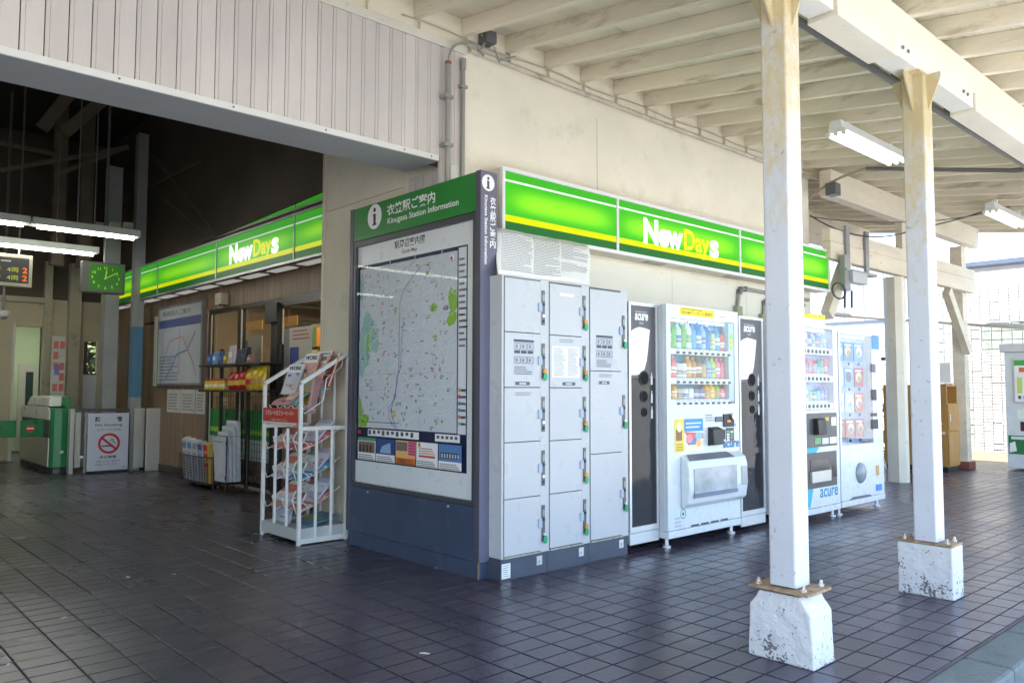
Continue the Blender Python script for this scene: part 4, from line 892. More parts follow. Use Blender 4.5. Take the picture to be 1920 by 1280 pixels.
fit(vm, 1349, 805, 1358, 823, black_p, 'change_slot'); b = fit(vm, 1360.5, 802, 1376, 825, INK((70,80,95)), 'brand_marks', .003)
P = front(VY-.003); 
for i_ in range(4):
    for j_ in range(2): q = PX(1362+j_*7,807+i_*5.2,Y=VY); P.rect(q.x, q.z-.018, q.x+.042, q.z, INK(((110,190,110),(235,225,90),(235,235,240),(90,150,205),(230,230,235),(120,160,120),(240,240,240),(190,70,70))[i_*2+j_]), 'brand_marks')
P.build(b)
MB().cyl((PX(1381,796,Y=VY).x, VY-.008, PX(1381,796,Y=VY).z), (PX(1381,796,Y=VY).x, VY, PX(1381,796,Y=VY).z), .018, 14).build('key_lock', alu, vm)
# bulging delivery tray
ta, tb = V(1276,900)[0], V(1398,880)[0]-.11; tz1, tz0 = V(1300,851)[1], V(1300,948)[1]
prof = [(VY-.001, tz1), (VY-.065, tz1-.045), (VY-.082, tz1-.10), (VY-.085, tz1-.27), (VY-.068, tz1-.38), (VY-.03, tz0+.0), (VY-.001, tz0)]
tr = MB().prism([(ta, a, b) for a, b in prof], (X1+.0-ta-.012,0,0)).build('delivery_tray', white_vm, vm, bevel=.012)
gz1, gz0 = tz1-.105, tz1-.30
box('tray_flap', M('smoked_flap', (.42,.46,.50), .12, var=.25, vs=7), tr, ta+.06, X1-.19, VY-.090, VY-.0855, gz0, gz1, bevel=.003)
box('tray_lip', M('tray_lip_blue', (.16,.20,.30), .4), tr, ta+.055, X1-.185, VY-.093, VY-.0905, gz0-.03, gz0-.001, bevel=.002)
MB().prism([(ta+.035, VY-.068, tz1-.043), (ta+.07, VY-.012, tz1-.002), (X1-.23, VY-.012, tz1-.002), (X1-.19, VY-.068, tz1-.043)], (0,-.002,.003)).build('tray_top', M('tray_top_grey', (.16,.17,.21), .35), tr)
box('change_cup', M('smoked_cup', (.42,.46,.50), .15), tr, X1-.115, X1-.035, VY-.090, VY-.086, gz0+.02, gz1-.02, bevel=.004)
P = front(VY); P.ring(V(1281,963)[0], V(1281,963)[1], .030, .038, INK((30,140,120)), 'mark').rect(V(1279,963)[0], V(1281,966)[1], V(1283,963)[0], V(1281,960)[1], INK((30,140,120)), 'mark'); P.lines(V(1265,960)[0], V(1268,990)[1], V(1278,960)[0], V(1268,968)[1], 3, INK((170,180,190))); P.build(vm)
for q in range(4): box('louvre', black_p, vm, X0+.30+q*.14, X0+.41+q*.14, VY-.0015, VY+.0, VZ0+.062+.0, VZ0+.075)
# ---- second machine (behind the near column) and third (snacks)
VY2 = 3.56
W2 = lambda x, y: (PX(x,y,Y=VY2).x, PX(x,y,Y=VY2).z)
X0b, X1b = 6.72, W2(1571,700)[0]; z1b = W2(1571,612)[1]
win = (X0b+.05, X1b-.10, W2(1540,768)[1], W2(1540,616)[1])
vm2, w = vending(X0b, X1b, VY2, .07, z1b, 'white drink vending machine partly behind the near column with yellow banner on top', 3, win, white_vm, blk=True)
wx0, wx1, wz0, wz1 = win; hh = (wz1-wz0)/3
pal = [(150,190,220),(225,140,150),(235,235,240),(120,150,210),(205,120,120),(170,140,190),(120,180,150),(220,200,120),(90,130,200),(230,110,130),(190,205,225),(110,170,120)]
rr = random.Random(11)
for i in range(3):
    zb = wz0+i*hh+.085
    box('shelf', white_pc, vm2, wx0, wx1, VY2+.05, VY2+.118, zb-.04, zb-.001)
    st = box('button_strip', white_vm, vm2, wx0, wx1, VY2+.003, VY2+.05, zb-.08, zb-.02)
    for k in range(9):
        bottle(vm2, wx0+.05+k*(wx1-wx0-.1)/8, VY2+.075, zb, (hh-.11)*rr.choice((.95,.9,.65)), rr.choice(pal), rr.choice(('pet','pet','can')), rr.choice(pal), rr.choice(pal))
        bx = wx0+.05+k*(wx1-wx0-.1)/8
        if k < 8: MB().cyl((bx+.03,VY2-.003,zb-.05),(bx+.03,VY2+.003,zb-.05),.018,10).build('button', M('vm_button', (.1,.1,.1), .3), st)
MB().box(wx0+.001, wx1-.001, VY2+.002, VY2+.0035, wz0+.001, wz1-.001).build('window_glass', glass, vm2)
cpn = fit(vm2, 1485, 776, 1569, 834, M('dark_grey_console', (.07,.07,.075), .35), 'console', .006, VY2, .008)
a, b = W2(1524,784), W2(1545,812); MB().prism([(a[0],VY2-.006,a[1]),(a[0],VY2-.05,a[1]-.01),(a[0],VY2-.06,b[1]),(a[0],VY2-.006,b[1]-.01)], (.16,0,0)).build('card_reader', black_p, cpn, bevel=.005)
for x_, y_, x2, y2, mt in ((1526,821,1538,831,INK((120,180,110))),(1540,821,1552,831,INK((225,225,230))),(1554,819,1567,830,INK((235,235,220))),(1545,782,1552,788,INK((220,200,60))),(1557,782,1566,797,alu)):
    fit(cpn, x_, y_, x2, y2, mt, 'console_label', .010, VY2, 0)
tp = fit(vm2, 1485, 853, 1569, 908, M('dark_grey_console', (.07,.07,.075), .35), 'tray_surround', .006, VY2, .01); fit(tp, 1518, 863, 1554, 898, M('tray_dark', (.02,.022,.025), .15), 'tray_flap', .010, VY2, .003); fit(tp, 1518, 884, 1554, 900, stain_s, 'tray_bar', .03, VY2, .006); fit(tp, 1560, 872, 1568, 892, M('tray_dark', (.02,.022,.025), .15), 'change_cup', .010, VY2, .003)
P = front(VY2); TEAL = INK((70,180,205))
q = W2(1515,838); P.poly([W2(1490,838), W2(1537,838), W2(1530,848), W2(1518,856), W2(1490,856)], TEAL, 'stripe'); P.poly([W2(1490,912), W2(1526,910), W2(1520,951), W2(1490,957)], TEAL, 'lower_stripe')
P.text('acure', W2(1537,920)[0], W2(1550,927)[1]-.02, .085, INK((60,140,180)), w=W2(1571,920)[0]-W2(1537,920)[0], bold=.02, slant=.1); P.build(vm2)
box('top_banner', M('top_banner_base', (.75,.75,.72), .5), vm2, X0b+.1, W2(1551,600)[0], VY2+.02, VY2+.03, z1b+.001, W2(1530,588)[1])
P = front(VY2+.02); zb, zt = W2(1530,600)[1], W2(1530,588)[1]; P.rect(X0b+.1, z1b+.05, W2(1551,600)[0], zt-.002, YEL, 'banner').text('DREAMプレゼント実施中', X0b+.2, z1b+.065, .045, INK((150,140,20)), w=W2(1549,600)[0]-X0b-.2); P.build(vm2)
X0c, X1c = X1b+.02, W2(1653,700)[0]; z1c = W2(1645,628)[1]
win = (X0c+.04, X1c-.24, W2(1610,832)[1], W2(1600,622)[1]-.03)
vm3, w = vending(X0c, X1c, VY2, .075, z1c, 'white snack vending machine with picture cards at the far end of the row', 4, win, white_vm, blk=True)
wx0, wx1, wz0, wz1 = win; hh = (wz1-wz0-.06)/4
cc = [((70,140,190),(215,225,200)),((60,130,190),(225,190,120)),((80,160,205),(240,240,230)),((200,215,225),(225,225,225)),((120,165,205),(60,80,120)),((175,60,65),(240,200,150)),((225,220,210),(110,60,50)),((190,215,230),(230,235,240)),((205,120,90),(240,215,190)),((200,90,80),(245,220,170)),((170,120,100),(225,200,180)),((190,110,100),(240,200,160))]
cw = (wx1-wx0-.04)/3
for i in range(4):
    for k in range(3):
        x_ = wx0+.02+k*cw; zz = wz1-.06-(i+1)*hh
        cd = box('picture_card', INK(cc[i*3+k][0]), vm3, x_+.012, x_+cw-.012, VY2+.08, VY2+.086, zz+.06, zz+hh-.01)
        P = front(VY2+.08); rr.seed(i*7+k); P.disc(x_+cw/2+rr.uniform(-.02,.02), zz+.06+(hh-.07)*.5, cw*.30, (hh-.07)*.28, INK(cc[i*3+k][1]), 'picture').disc(x_+cw/2+.01, zz+.06+(hh-.07)*.40, cw*.20, (hh-.07)*.16, INK(tuple(int(v*.7) for v in cc[i*3+k][1])), 'picture').rect(x_+.03, zz+hh*.82, x_+cw-.05, zz+hh*.88, WHITE, 'picture'); P.build(cd)
        MB().cyl((x_+cw/2,VY2+.07,zz+.03),(x_+cw/2,VY2+.085,zz+.03),.016,10).build('button', M('vm_button', (.1,.1,.1), .3), vm3)
MB().box(wx0+.001, wx1-.001, VY2+.002, VY2+.0035, wz0+.001, wz1-.001).build('window_glass', glass, vm3)
a = W2(1613,886); MB().lathe([(.001,0),(.05,.004),(.085,.02),(.1,.02),(.105,.0)], (0,0,0), 24)
ds = []; 
for k in range(9):
    q = k/8*math.pi/2; ds.append((VY2-.045*math.cos(q), .105*math.sin(q)+.0))
mb = MB(); n = 24; vs = []; fs = []
for yv, rv in ds: vs += [(a[0]+max(rv,.002)*math.cos(2*math.pi*j/n), yv, a[1]+max(rv,.002)*math.sin(2*math.pi*j/n)) for j in range(n)]
for i in range(len(ds)-1):
    for j in range(n): fs.append((i*n+j, i*n+(j+1)%n, (i+1)*n+(j+1)%n, (i+1)*n+j))
mb.add(vs, fs); mb.build('delivery_dome', M('dome_grey', (.26,.29,.34), .2, var=.1), vm3, smooth=True)
for x_, y_, x2, y2, mt, nm in ((1634,628,1647,655,INK((90,150,215)),'info_label'),(1633,682,1641,698,M('slot_blue', (.08,.1,.16), .3),'note_slot'),(1634,730,1643,750,INK((60,60,66)),'bill_slot'),(1634,786,1646,803,black_p,'coin_panel'),(1642,872,1648,890,INK((200,160,110)),'change_cup'),(1642,908,1653,918,INK((80,140,210)),'maker_label'),(1634,774,1644,780,INK((90,90,95)),'price_display')):
    fit(vm3, x_, y_, x2, y2, mt, nm, .006, VY2, .002)
MB().prism([(W2(1586,942)[0],VY2-.0015,W2(1586,942)[1]),(W2(1600,934)[0],VY2-.0015,W2(1600,931)[1]),(W2(1630,926)[0],VY2-.0015,W2(1630,926)[1]),(W2(1642,930)[0],VY2-.0015,W2(1642,932)[1])], (0,.001,0)).build('vent', M('vent_dark', (.12,.13,.16), .5), vm3)
# conduits on the wall above the machines
def conduit(name, pts, r, mat, label, cat='conduit', clips=0):
    t = thing(name, label, cat, tuple(Vector(pts[0])))
    MB().tube(pts, r, 8).build('pipe', mat, t, smooth=True)
    for i in range(clips):
        u = (i+.5)/clips*(len(pts)-1); k = int(u); p = Vector(pts[k]).lerp(Vector(pts[min(k+1,len(pts)-1)]), u-k); MB().box(p.x-.02, p.x+.02, p.y-r*1.3, p.y+r*1.4, p.z-r*1.3, p.z+r*1.3).build('clip', steel, t)
    return t
yq = YW-.035
a, b = PX(1383,575,Y=yq), PX(1386,548,Y=yq); c_ = PX(1398,542,Y=yq); d_ = PX(1500,560,Y=yq)
conduit('conduit', [a]+bez(b, Vector((b.x, yq, c_.z)), c_, 6)+[Vector((8.7,yq,c_.z-.01))], .02, steel_l, 'grey pipe bending from above the first vending machine along the wall', clips=3)
a, b, c_ = PX(1432,590,Y=yq), PX(1433,572,Y=yq), PX(1448,562,Y=yq)
conduit('conduit', [a]+bez(b, Vector((b.x, yq, c_.z)), c_, 6)+[Vector((8.6,yq,c_.z-.01))], .02, steel_l, 'lower grey pipe bending along the wall behind the near column', clips=2)
for x_, y_, lb in ((1383,583,'small outlet box on the wall under the first pipe bend'),(1430,597,'small outlet box on the wall under the lower pipe bend')):
    q = PX(x_,y_,Y=yq); o = MB().box(q.x-.05,q.x+.05,yq-.03,YW-.0125,q.z-.05,q.z+.05).build('outlet_box', M('khaki_box', (.33,.33,.22), .5), bevel=.006); tag(o, lb, 'outlet box')

# ================================================================== THE SHOP FRONT IN THE HALL
XF = 4.15
shop = thing('convenience_shop', 'wood boarded convenience shop front with dark framed glass door inside the hall', 'shop', (XF, 10, 0))
wood_b = M('brown_wood_board', (.235,.155,.098), .55, var=.22, vs=5, rnd=.14, stretch=(3,3,.25), bump=.001, bs=30)
y = 6.31
while y < 15.4:
    z0 = 2.26 if 7.0 < y+.05 < 10.56 else .1
    if 12.75 < y+.05 < 13.35:
        box('wall_board', wood_b, shop, XF, XF+.03, y+.001, y+.0985, 2.24, 2.9); box('door_board', wood_b, shop, XF+.02, XF+.04, y+.0005, y+.0995, .02, 2.22)
    else: box('wall_board', wood_b, shop, XF, XF+.03, y+.001, y+.0985, z0, 2.9)
    y += .1
box('skirting', M('skirting_dark', (.06,.05,.045), .6), shop, XF-.01, XF+.03, 10.57, 15.4, 0, .0995)
dkf = M('dark_bronze_frame', (.028,.025,.024), .4, .3, var=.1)
def frame(name, y0, y1, z0, z1, w=.05):
    f_ = MB().box(XF-.01, XF+.05, y0, y0+w, z0, z1).box(XF-.01, XF+.05, y1-w, y1, z0, z1).box(XF-.01, XF+.05, y0+w, y1-w, z1-w, z1).box(XF-.01, XF+.05, y0+w, y1-w, z0, z0+w).build(name, dkf, shop)
    return f_
shop_glass = GLASS('shop_glass', (.55,.58,.60), 1.3)
f1 = frame('window_frame', 9.57, 10.55, .05, 2.255); f2 = frame('window_frame', 8.64, 9.565, .05, 2.255); f3 = frame('door_frame', 7.02, 8.635, .02, 2.255, .10)
for f_, a, b in ((f1,9.62,10.5),(f2,8.69,9.515),(f3,7.12,8.535)):
    MB().face([(XF+.02,a,.1),(XF+.02,b,.1),(XF+.02,b,2.2),(XF+.02,a,2.2)]).build('pane', shop_glass, f_)
box('window_post', M('pale_alu_post', (.6,.6,.58), .4, .4), shop, XF-.016, XF-.011, 9.475, 9.51, .05, 2.2); box('window_post', M('pale_alu_post', (.6,.6,.58), .4, .4), shop, XF-.016, XF-.011, 10.42, 10.45, .05, 2.2); box('door_stile', M('pale_alu_post', (.6,.6,.58), .4, .4), shop, XF-.016, XF-.011, 8.36, 8.385, .1, 2.12)
for f_, a, b in ((f1,9.62,10.5),(f2,8.69,9.515)):
    P = side(XF+.019); P.rect(-b, .60, -a, .95, INK((40,140,60)), 'green_band').rect(-b, .66, -a, .72, INK((150,200,60)), 'green_band').rect(-b, .35, -a, .60, INK((200,215,210)), 'green_band'); P.build(f_)
P = side(XF+.018); P.rects([(-8.3+.02, 1.5, -7.75, 1.9)], INK((215,205,190)), 'door_poster'); P.lines(-8.2, 1.75, -7.8, 1.88, 3, INK((200,90,70)))
P.rects([(-8.26,1.30,-8.05,1.68)], INK((60,80,160)), 'door_poster'); P.rects([(-8.0,1.2,-7.72,1.48)], INK((190,180,150)), 'door_poster'); P.build(f3)
box('air_curtain', dkf, shop, XF-.06, XF-.011, 8.45, 8.75, 1.98, 2.2)
# room behind the glass
shop_w = M('shop_inner_wall', (.30,.22,.13), .7, var=.05)
box('inner_wall', shop_w, shop, 7.6, 7.7, 6.4, 11.4, 0, 2.9); box('inner_wall', shop_w, shop, 4.3, 7.6, 11.3, 11.4, 0, 2.9); box('inner_wall', shop_w, shop, 4.3, 7.6, 6.4, 6.5, 0, 2.9)
box('inner_ceiling', shop_w, shop, XF+.04, 7.6, 6.4, 11.4, 2.6, 2.7)
box('inner_lamp', EM('shop_lamp', (1,.82,.55), 9), shop, 4.32, 5.0, 7.2, 10.6, 2.585, 2.599)
box('counter', M('counter_grey', (.35,.33,.3), .5), shop, 4.9, 5.4, 9.3, 10.8, 0, 1.0)
rr = random.Random(21)
box('shelf_unit', M('shelf_cream', (.22,.19,.14), .6), shop, 5.3, 5.45, 6.9, 9.9, 0, 2.1)
for i in range(5):
    yy = 6.95
    while yy < 9.8:
        wdt = rr.uniform(.1,.22); box('goods_box', INK(rr.choice([(205,90,60),(60,80,160),(225,200,120),(200,200,205),(90,130,80),(150,90,120),(230,150,60)])), shop, 5.12, 5.3, yy, min(9.85, yy+wdt-.01), .45+i*.33, .45+i*.33+rr.uniform(.18,.29)); yy += wdt
box('display_unit', M('shelf_cream', (.22,.19,.14), .6), shop, 4.78, 4.9, 7.25, 8.3, .3, 2.1)
for i in range(5):
    yy = 7.28
    while yy < 8.2:
        wdt = rr.uniform(.09,.18); box('goods_box', INK(rr.choice([(225,120,60),(60,80,170),(235,215,130),(230,230,235),(215,70,60),(90,140,200),(240,170,70),(220,215,200)])), shop, 4.62, 4.779, yy, yy+wdt-.012, .5+i*.32, .5+i*.32+rr.uniform(.2,.3)); yy += wdt
for a, b, z0, z1, rgb in ((8.75,9.1,1.25,1.95,(200,205,215)),(9.12,9.45,1.2,1.75,(110,140,190)),(9.7,10.1,1.3,1.9,(215,210,200)),(10.12,10.4,1.4,1.85,(90,110,150)),(8.75,9.45,1.98,2.1,(235,170,60)),(9.7,10.4,1.98,2.1,(235,180,80))): box('display_card', INK(rgb), shop, 4.5, 4.51, a, b, z0, z1)
# back block so that no daylight enters behind the shop
box('rear_wall', dark_w, bld, 8.72, 8.82, YW+.15, HB, 0, 5.59)

# poster case, papers, speaker box, shelves with goods
pc = thing('poster_case', 'framed railway route map case on the brown boards', 'poster case', (XF, 11.5, 1.26))
box('case', M('case_grey', (.25,.25,.25), .4, .4), pc, XF-.05, XF-.001, 10.66, 12.42, 1.255, 2.43)
box('case_edge', M('pale_alu_post', (.6,.6,.58), .4, .4), pc, XF-.056, XF-.001, 12.421, 12.55, 1.25, 2.30)
P = side(XF-.05); P.rect(-12.36, 1.29, -10.72, 2.39, INK((196,200,212)), 'poster').rect(-12.36, 2.24, -10.72, 2.39, INK((200,204,210)), 'poster').rect(-12.36, 2.10, -10.72, 2.22, INK((80,95,160)), 'poster').text('路線図のご案内', -12.2, 2.27, .075, INK((60,60,70)), w=1.1)
P.line([(-12.2,1.5),(-11.9,1.9),(-11.4,1.95),(-11.0,1.6),(-10.85,1.4)], .03, INK((190,150,150)), 'route').line([(-12.0,1.35),(-11.6,1.7),(-11.2,1.75),(-10.9,2.0)], .03, INK((110,140,190)), 'route').line([(-11.5,2.05),(-11.5,1.4)], .025, INK((180,130,130)), 'route'); P.lines(-12.3, 1.32, -11.5, 1.7, 8, INK((120,126,146)), fill=.5); P.build(pc)
MB().face([(XF-.054,10.67,1.26),(XF-.054,12.41,1.26),(XF-.054,12.41,2.42),(XF-.054,10.67,2.42)]).build('glass_pane', glass, pc)
for a, b, lb in ((12.05,11.55,'left paper notice taped on the boards under the route map case'),(11.52,10.98,'middle paper notice taped on the boards under the route map case'),(10.95,10.62,'right paper notice taped on the boards beside the shelf')):
    t = thing('paper_notice', lb, 'notice', (XF-.004, (a+b)/2, .9)); box('paper', M('aged_paper', (.55,.54,.52), .7), t, XF-.006, XF-.001, b, a, .87, 1.20)
    P = side(XF-.006); P.lines(-a+.05, .90, -b-.05, 1.15, 6, INK((120,120,125))); P.build(t)
o = box('speaker_box', M('cream_speaker', (.55,.5,.38), .6), None, XF-.11, XF-.001, 9.93, 10.12, 2.29, 2.44, bevel=.008); tag(o, 'small cream speaker box on the boards above the shop window', 'speaker')
sh_ = thing('goods_shelf', 'two tier black wall shelf with snacks in front of the shop window', 'shelf', (3.9, 9.2, 0))
for zz in (1.20, 1.51):
    box('shelf_board', black_p, sh_, 3.83, 4.12, 8.3, 10.05, zz-.025, zz, bevel=.004)
for yy in (8.34, 9.2, 10.0): box('upright', black_p, sh_, 4.09, 4.125, yy-.02, yy+.02, 0, 1.72)
mesh_ = MB()
for k in range(24): mesh_.cyl((4.105, 8.36+k*.07, .06), (4.105, 8.36+k*.07, 1.17), .003, 4)
for k in range(14): mesh_.cyl((4.102, 8.34, .08+k*.08), (4.102, 10.0, .08+k*.08), .003, 4)
o = mesh_.build('wire_grid', black_p, sh_); o['kind'] = 'stuff'
def bag(x, y, z, w, h, rgb, rgb2, label, lean=0):
    t = thing('snack_bag', label, 'snack bag', (x, y, z), 'snack bags on the shelf')
    n, m_ = 8, 8; vs = []; fs = []
    for s_ in (1, -1):
        for j in range(m_+1):
            for i in range(n+1):
                u, v = i/n*2-1, j/m_; d = .055*max(0, (1-u*u))**.5*max(0, math.sin(math.pi*min(1, max(0, v))))**.6
                vs.append(Vector((x-s_*d+lean*v*h*.3, y+u*w/2*(1-.12*math.sin(math.pi*v)), z+v*h)))
    N1 = (n+1)*(m_+1)
    for s_ in (0, 1):
        for j in range(m_):
            for i in range(n): a = s_*N1+j*(n+1)+i; fs.append((a, a+1, a+n+2, a+n+1))
    MB().add(vs, fs).build('bag', M('bag_%d_%d_%d' % rgb, lin(rgb), .25, var=.12, vs=12, bump=.006, bs=30), t, smooth=True)
    MB().add([v+Vector((-.004,0,0)) for v in vs[:N1] if .22 < (v.z-z)/h < .58], [(j*(n+1)+i, j*(n+1)+i+1, (j+1)*(n+1)+i+1, (j+1)*(n+1)+i) for j in range(sum(1 for j in range(m_+1) if .22 < j/m_ < .58)-1) for i in range(n)]).build('print', M('bag_%d_%d_%d' % rgb2, lin(rgb2), .3), t, smooth=True)
pos = ['at the right end', 'second from the right', 'third from the right', 'fourth from the right', 'fifth from the right', 'sixth from the right']
for k, (rgb, r2) in enumerate((((235,200,40),(220,170,90)),((232,195,35),(215,165,80)),((228,190,40),(205,60,50)),((190,40,45),(230,195,60)),((200,45,50),(235,200,70)),((185,40,45),(225,190,80)))):
    bag(3.93, 8.45+k*.16, 1.201, .17, .27-.012*k, rgb, r2, ('yellow' if k < 3 else 'red')+' snack bag on the lower shelf, '+pos[k], .3)
for k in range(6):
    t = thing('snack_tub', 'small yellow snack tub with red lid on the lower shelf, %s from the left' % ('leftmost' if 0 else ('first','second','third','fourth','fifth','sixth')[k]), 'snack tub', (3.92, 9.98-k*.1, 1.2005), 'snack tubs on the shelf')
    MB().lathe([(.032,0),(.036,.01),(.034,.11)], (3.92, 9.98-k*.1, 1.2005), 10).build('tub', M('tub_yellow', lin((225,195,50)), .35), t, smooth=True); MB().lathe([(.037,0),(.037,.025)], (3.92, 9.98-k*.1, 1.311), 10).build('lid', M('tub_red', lin((190,40,45)), .35), t)
    MB().lathe([(.0362,0),(.0355,.04)], (3.92, 9.98-k*.1, 1.232), 10).build('wrapper', M('tub_label', lin((240,225,180)), .4), t, smooth=True)
gd = [(9.92,.12,.15,(60,90,150)),(9.75,.13,.16,(110,150,205)),(9.58,.13,.16,(50,70,120)),(9.42,.12,.15,(150,140,60)),(9.26,.16,.22,(200,195,200)),(9.06,.12,.17,(45,50,80)),(8.92,.12,.17,(35,40,65)),(8.75,.14,.10,(150,110,100))]
for k, (yy, w_, h_, rgb) in enumerate(gd):
    t = thing('snack_pack', ('navy and cream','light blue','dark blue','olive','tall white','navy','black','short pinkish')[k]+' snack packet standing on the upper shelf', 'snack packet', (3.93, yy, 1.511), 'packets on the upper shelf')
    MB().prism([(3.90,yy-w_/2,1.511),(3.96,yy-w_/2,1.511),(3.945,yy-w_/2,1.511+h_),(3.925,yy-w_/2,1.511+h_)], (0,w_,0)).build('packet', M('pack_%d' % k, lin(rgb), .35, var=.1, vs=15), t, bevel=.008)
    P = Print((3.903,0,1.511), -UY, UZ, -UX); P.rect(-yy-w_*.3, h_*.35, -yy+w_*.3, h_*.65, INK(tuple(min(255, int(v*1.5+30)) for v in rgb)), 'print'); P.build(t)
# newspapers in a wire basket and a stack of rolled papers
bk = thing('newspaper_basket', 'black wire basket of newspapers on the floor before the shop front', 'basket', (4.0, 9.9, 0))
wb = MB(); bx0, bx1, by0, by1 = 3.78, 4.08, 9.55, 10.5
for zz in (.06, .38): wb.tube([(bx0,by0,zz),(bx0,by1,zz),(bx1,by1,zz),(bx1,by0,zz),(bx0,by0,zz)], .006, 5)
wb.build('rim', black_p, bk)
wr = MB()
for k in range(20): wr.cyl((bx0,by0+k*(by1-by0)/19,.06),(bx0,by0+k*(by1-by0)/19,.38),.004,4)
for k in range(7): wr.cyl((bx0+k*.05,by0,.06),(bx0+k*.05,by0,.38),.004,4)
o = wr.build('wires', black_p, bk); o['kind'] = 'stuff'
box('tray', black_p, bk, bx0, bx1, by0, by1, .05, .058); 
for yy in (by0+.05, by1-.05): MB().cyl((3.93,yy,0),(3.93,yy,.05),.02,8).build('foot', black_p, bk)
pn = ['grey folded newspaper at the left of the basket','folded newspaper second from the left in the basket','folded newspaper in the middle of the basket','blue printed newspaper right of the middle of the basket','yellow and red sports paper at the right of the basket']
for k in range(5):
    yy = by1-.12-k*.175; t = thing('newspaper', pn[k], 'newspaper', (3.9, yy, .06), 'newspapers in the basket')
    hh_ = .60-.01*k
    MB().prism([(3.83,yy-.075,.06),(3.87,yy-.075,.06),(3.86,yy-.075,hh_),(3.79,yy-.075,hh_-.03)], (0,.15,0)).build('paper', M('news_%d' % k, lin(((190,192,200),(196,198,205),(188,190,200),(170,178,200),(205,170,90))[k]), .7, var=.1, vs=20), t, bevel=.006)
    P = Print((3.83,0,.06), -UY, Vector((-.04,0,hh_-.09)), Vector((-1,0,-.07)))
    P.lines(-yy-.065, .04, -yy+.065, .36, 9, INK((110,115,130)), fill=.6); P.rect(-yy-.065, .40, -yy+.065, .47, INK(((120,125,140),(90,140,190),(150,150,160),(110,80,150),(200,50,60))[k]), 'print')
    if k == 4: P.rect(-yy-.06, .2, -yy+.06, .37, INK((215,60,70)), 'print').text('Chi', -yy-.055, .25, .07, INK((245,230,90)), w=.1, bold=.03)
    P.build(t)
rk = thing('paper_roll_stand', 'black wire stand of rolled newspapers beside the newspaper basket', 'stand', (3.9, 9.2, 0))
MB().tube([(3.80,9.06,0),(3.80,9.06,.66),(4.05,9.06,.66),(4.05,9.06,0)], .007, 5).build('side_frame', black_p, rk); MB().tube([(3.80,9.42,0),(3.80,9.42,.66),(4.05,9.42,.66),(4.05,9.42,0)], .007, 5).build('side_frame', black_p, rk)
MB().tube([(3.80,9.06,.15),(3.80,9.42,.6)], .006, 5).tube([(3.80,9.42,.15),(3.80,9.06,.6)], .006, 5).build('cross_brace', black_p, rk); box('shelf_plate', black_p, rk, 3.8, 4.05, 9.06, 9.42, .10, .11)
for k in range(4):
    t = thing('newspaper', ('lowest','second lowest','second highest','topmost')[k]+' folded newspaper in the tilted stack beside the basket', 'newspaper', (3.9, 9.24, .12+k*.1), 'rolled newspapers in the stand')
    z0 = .12; z1 = .64+k*.065
    MB().prism([(3.80+k*.05,9.08,z0+.001),(3.845+k*.05,9.08,z0+.001),(3.845+k*.05-.02,9.08,z1),(3.795+k*.05-.02,9.08,z1)], (0,.32,0)).build('paper', M('news_fold', lin((200,202,210)), .7, var=.08, vs=16), t, bevel=.012)
    P = Print((3.797+k*.05-.02,0,z1), -UY, UZ, -UX); P.lines(-9.38, -.06, -9.1, -.01, 2, INK((90,95,110))); P.build(t)

# ================================================================== WHITE MAGAZINE RACK
rk = thing('magazine_rack', 'white chipped steel rack of free magazines standing against the map board', 'magazine rack', (3.19, 6.03, 0))
wm = M('chipped_white_steel', (.74,.74,.72), .4, var=.05, vs=6, dirt=(.09,.045,.03), da=.95, ds=11, dth=.66)
rx0, rx1, ry0, ry1 = 2.985, 3.40, 5.715, 6.355
T = .014
def post(x, y, z0, z1, r=T): box('post', wm, rk, x-r, x+r, y-r, y+r, z0, z1, bevel=.003)
for yy in (ry0, ry1): post(rx0, yy, .0, 1.25); post(rx1, yy, 0, 1.50)
for yy in (ry0, ry1):
    MB().bar((rx0,yy,1.262),(rx1,yy,1.512),.026,.03).build('sloping_rail', wm, rk)
    MB().bar((rx0+.015,yy,.905),(rx1-.015,yy,.905),.022,.03).build('side_rail', wm, rk); MB().bar((rx0+.015,yy,.03),(rx1-.015,yy,.03),.022,.04).build('side_rail', wm, rk)
MB().bar((rx1,ry0+.015,1.49),(rx1,ry1-.015,1.49),.022,.022).build('back_rail', wm, rk)
for q in (.34,.67):
    for yy in (ry0,): post(rx0+(rx1-rx0)*q, yy, .05, .89, .010)
for q in (.33,.66): post(rx0, ry0+(ry1-ry0)*q, .12, .90, .010); post(rx1, ry0+(ry1-ry0)*q, .05, 1.478, .009)
box('base_tray', M('grey_base_tray', (.5,.52,.52), .45, var=.06, dirt=(.14,.07,.04), da=.9, ds=9, dth=.66), rk, rx0-.015, rx1+.0, ry0+.016, ry1-.016, .035, .125, bevel=.004)
sgn = box('front_sign', INK((195,62,52)), rk, rx0-.022, rx0-.0145, ry0+.02, ry1-.02, .93, 1.06, bevel=.002)
P = side(rx0-.022); P.text('リクルートのフリーペーパー', -ry1+.07, 1.0, .042, WHITE, w=.5, bold=.01); P.text('ご自由にお取りください', -ry1+.16, .955, .02, INK((240,220,215)), w=.3); P.rect(-ry1+.022, .932, -ry0-.022, .948, INK((215,215,215)), 'sign_foot'); P.build(sgn)
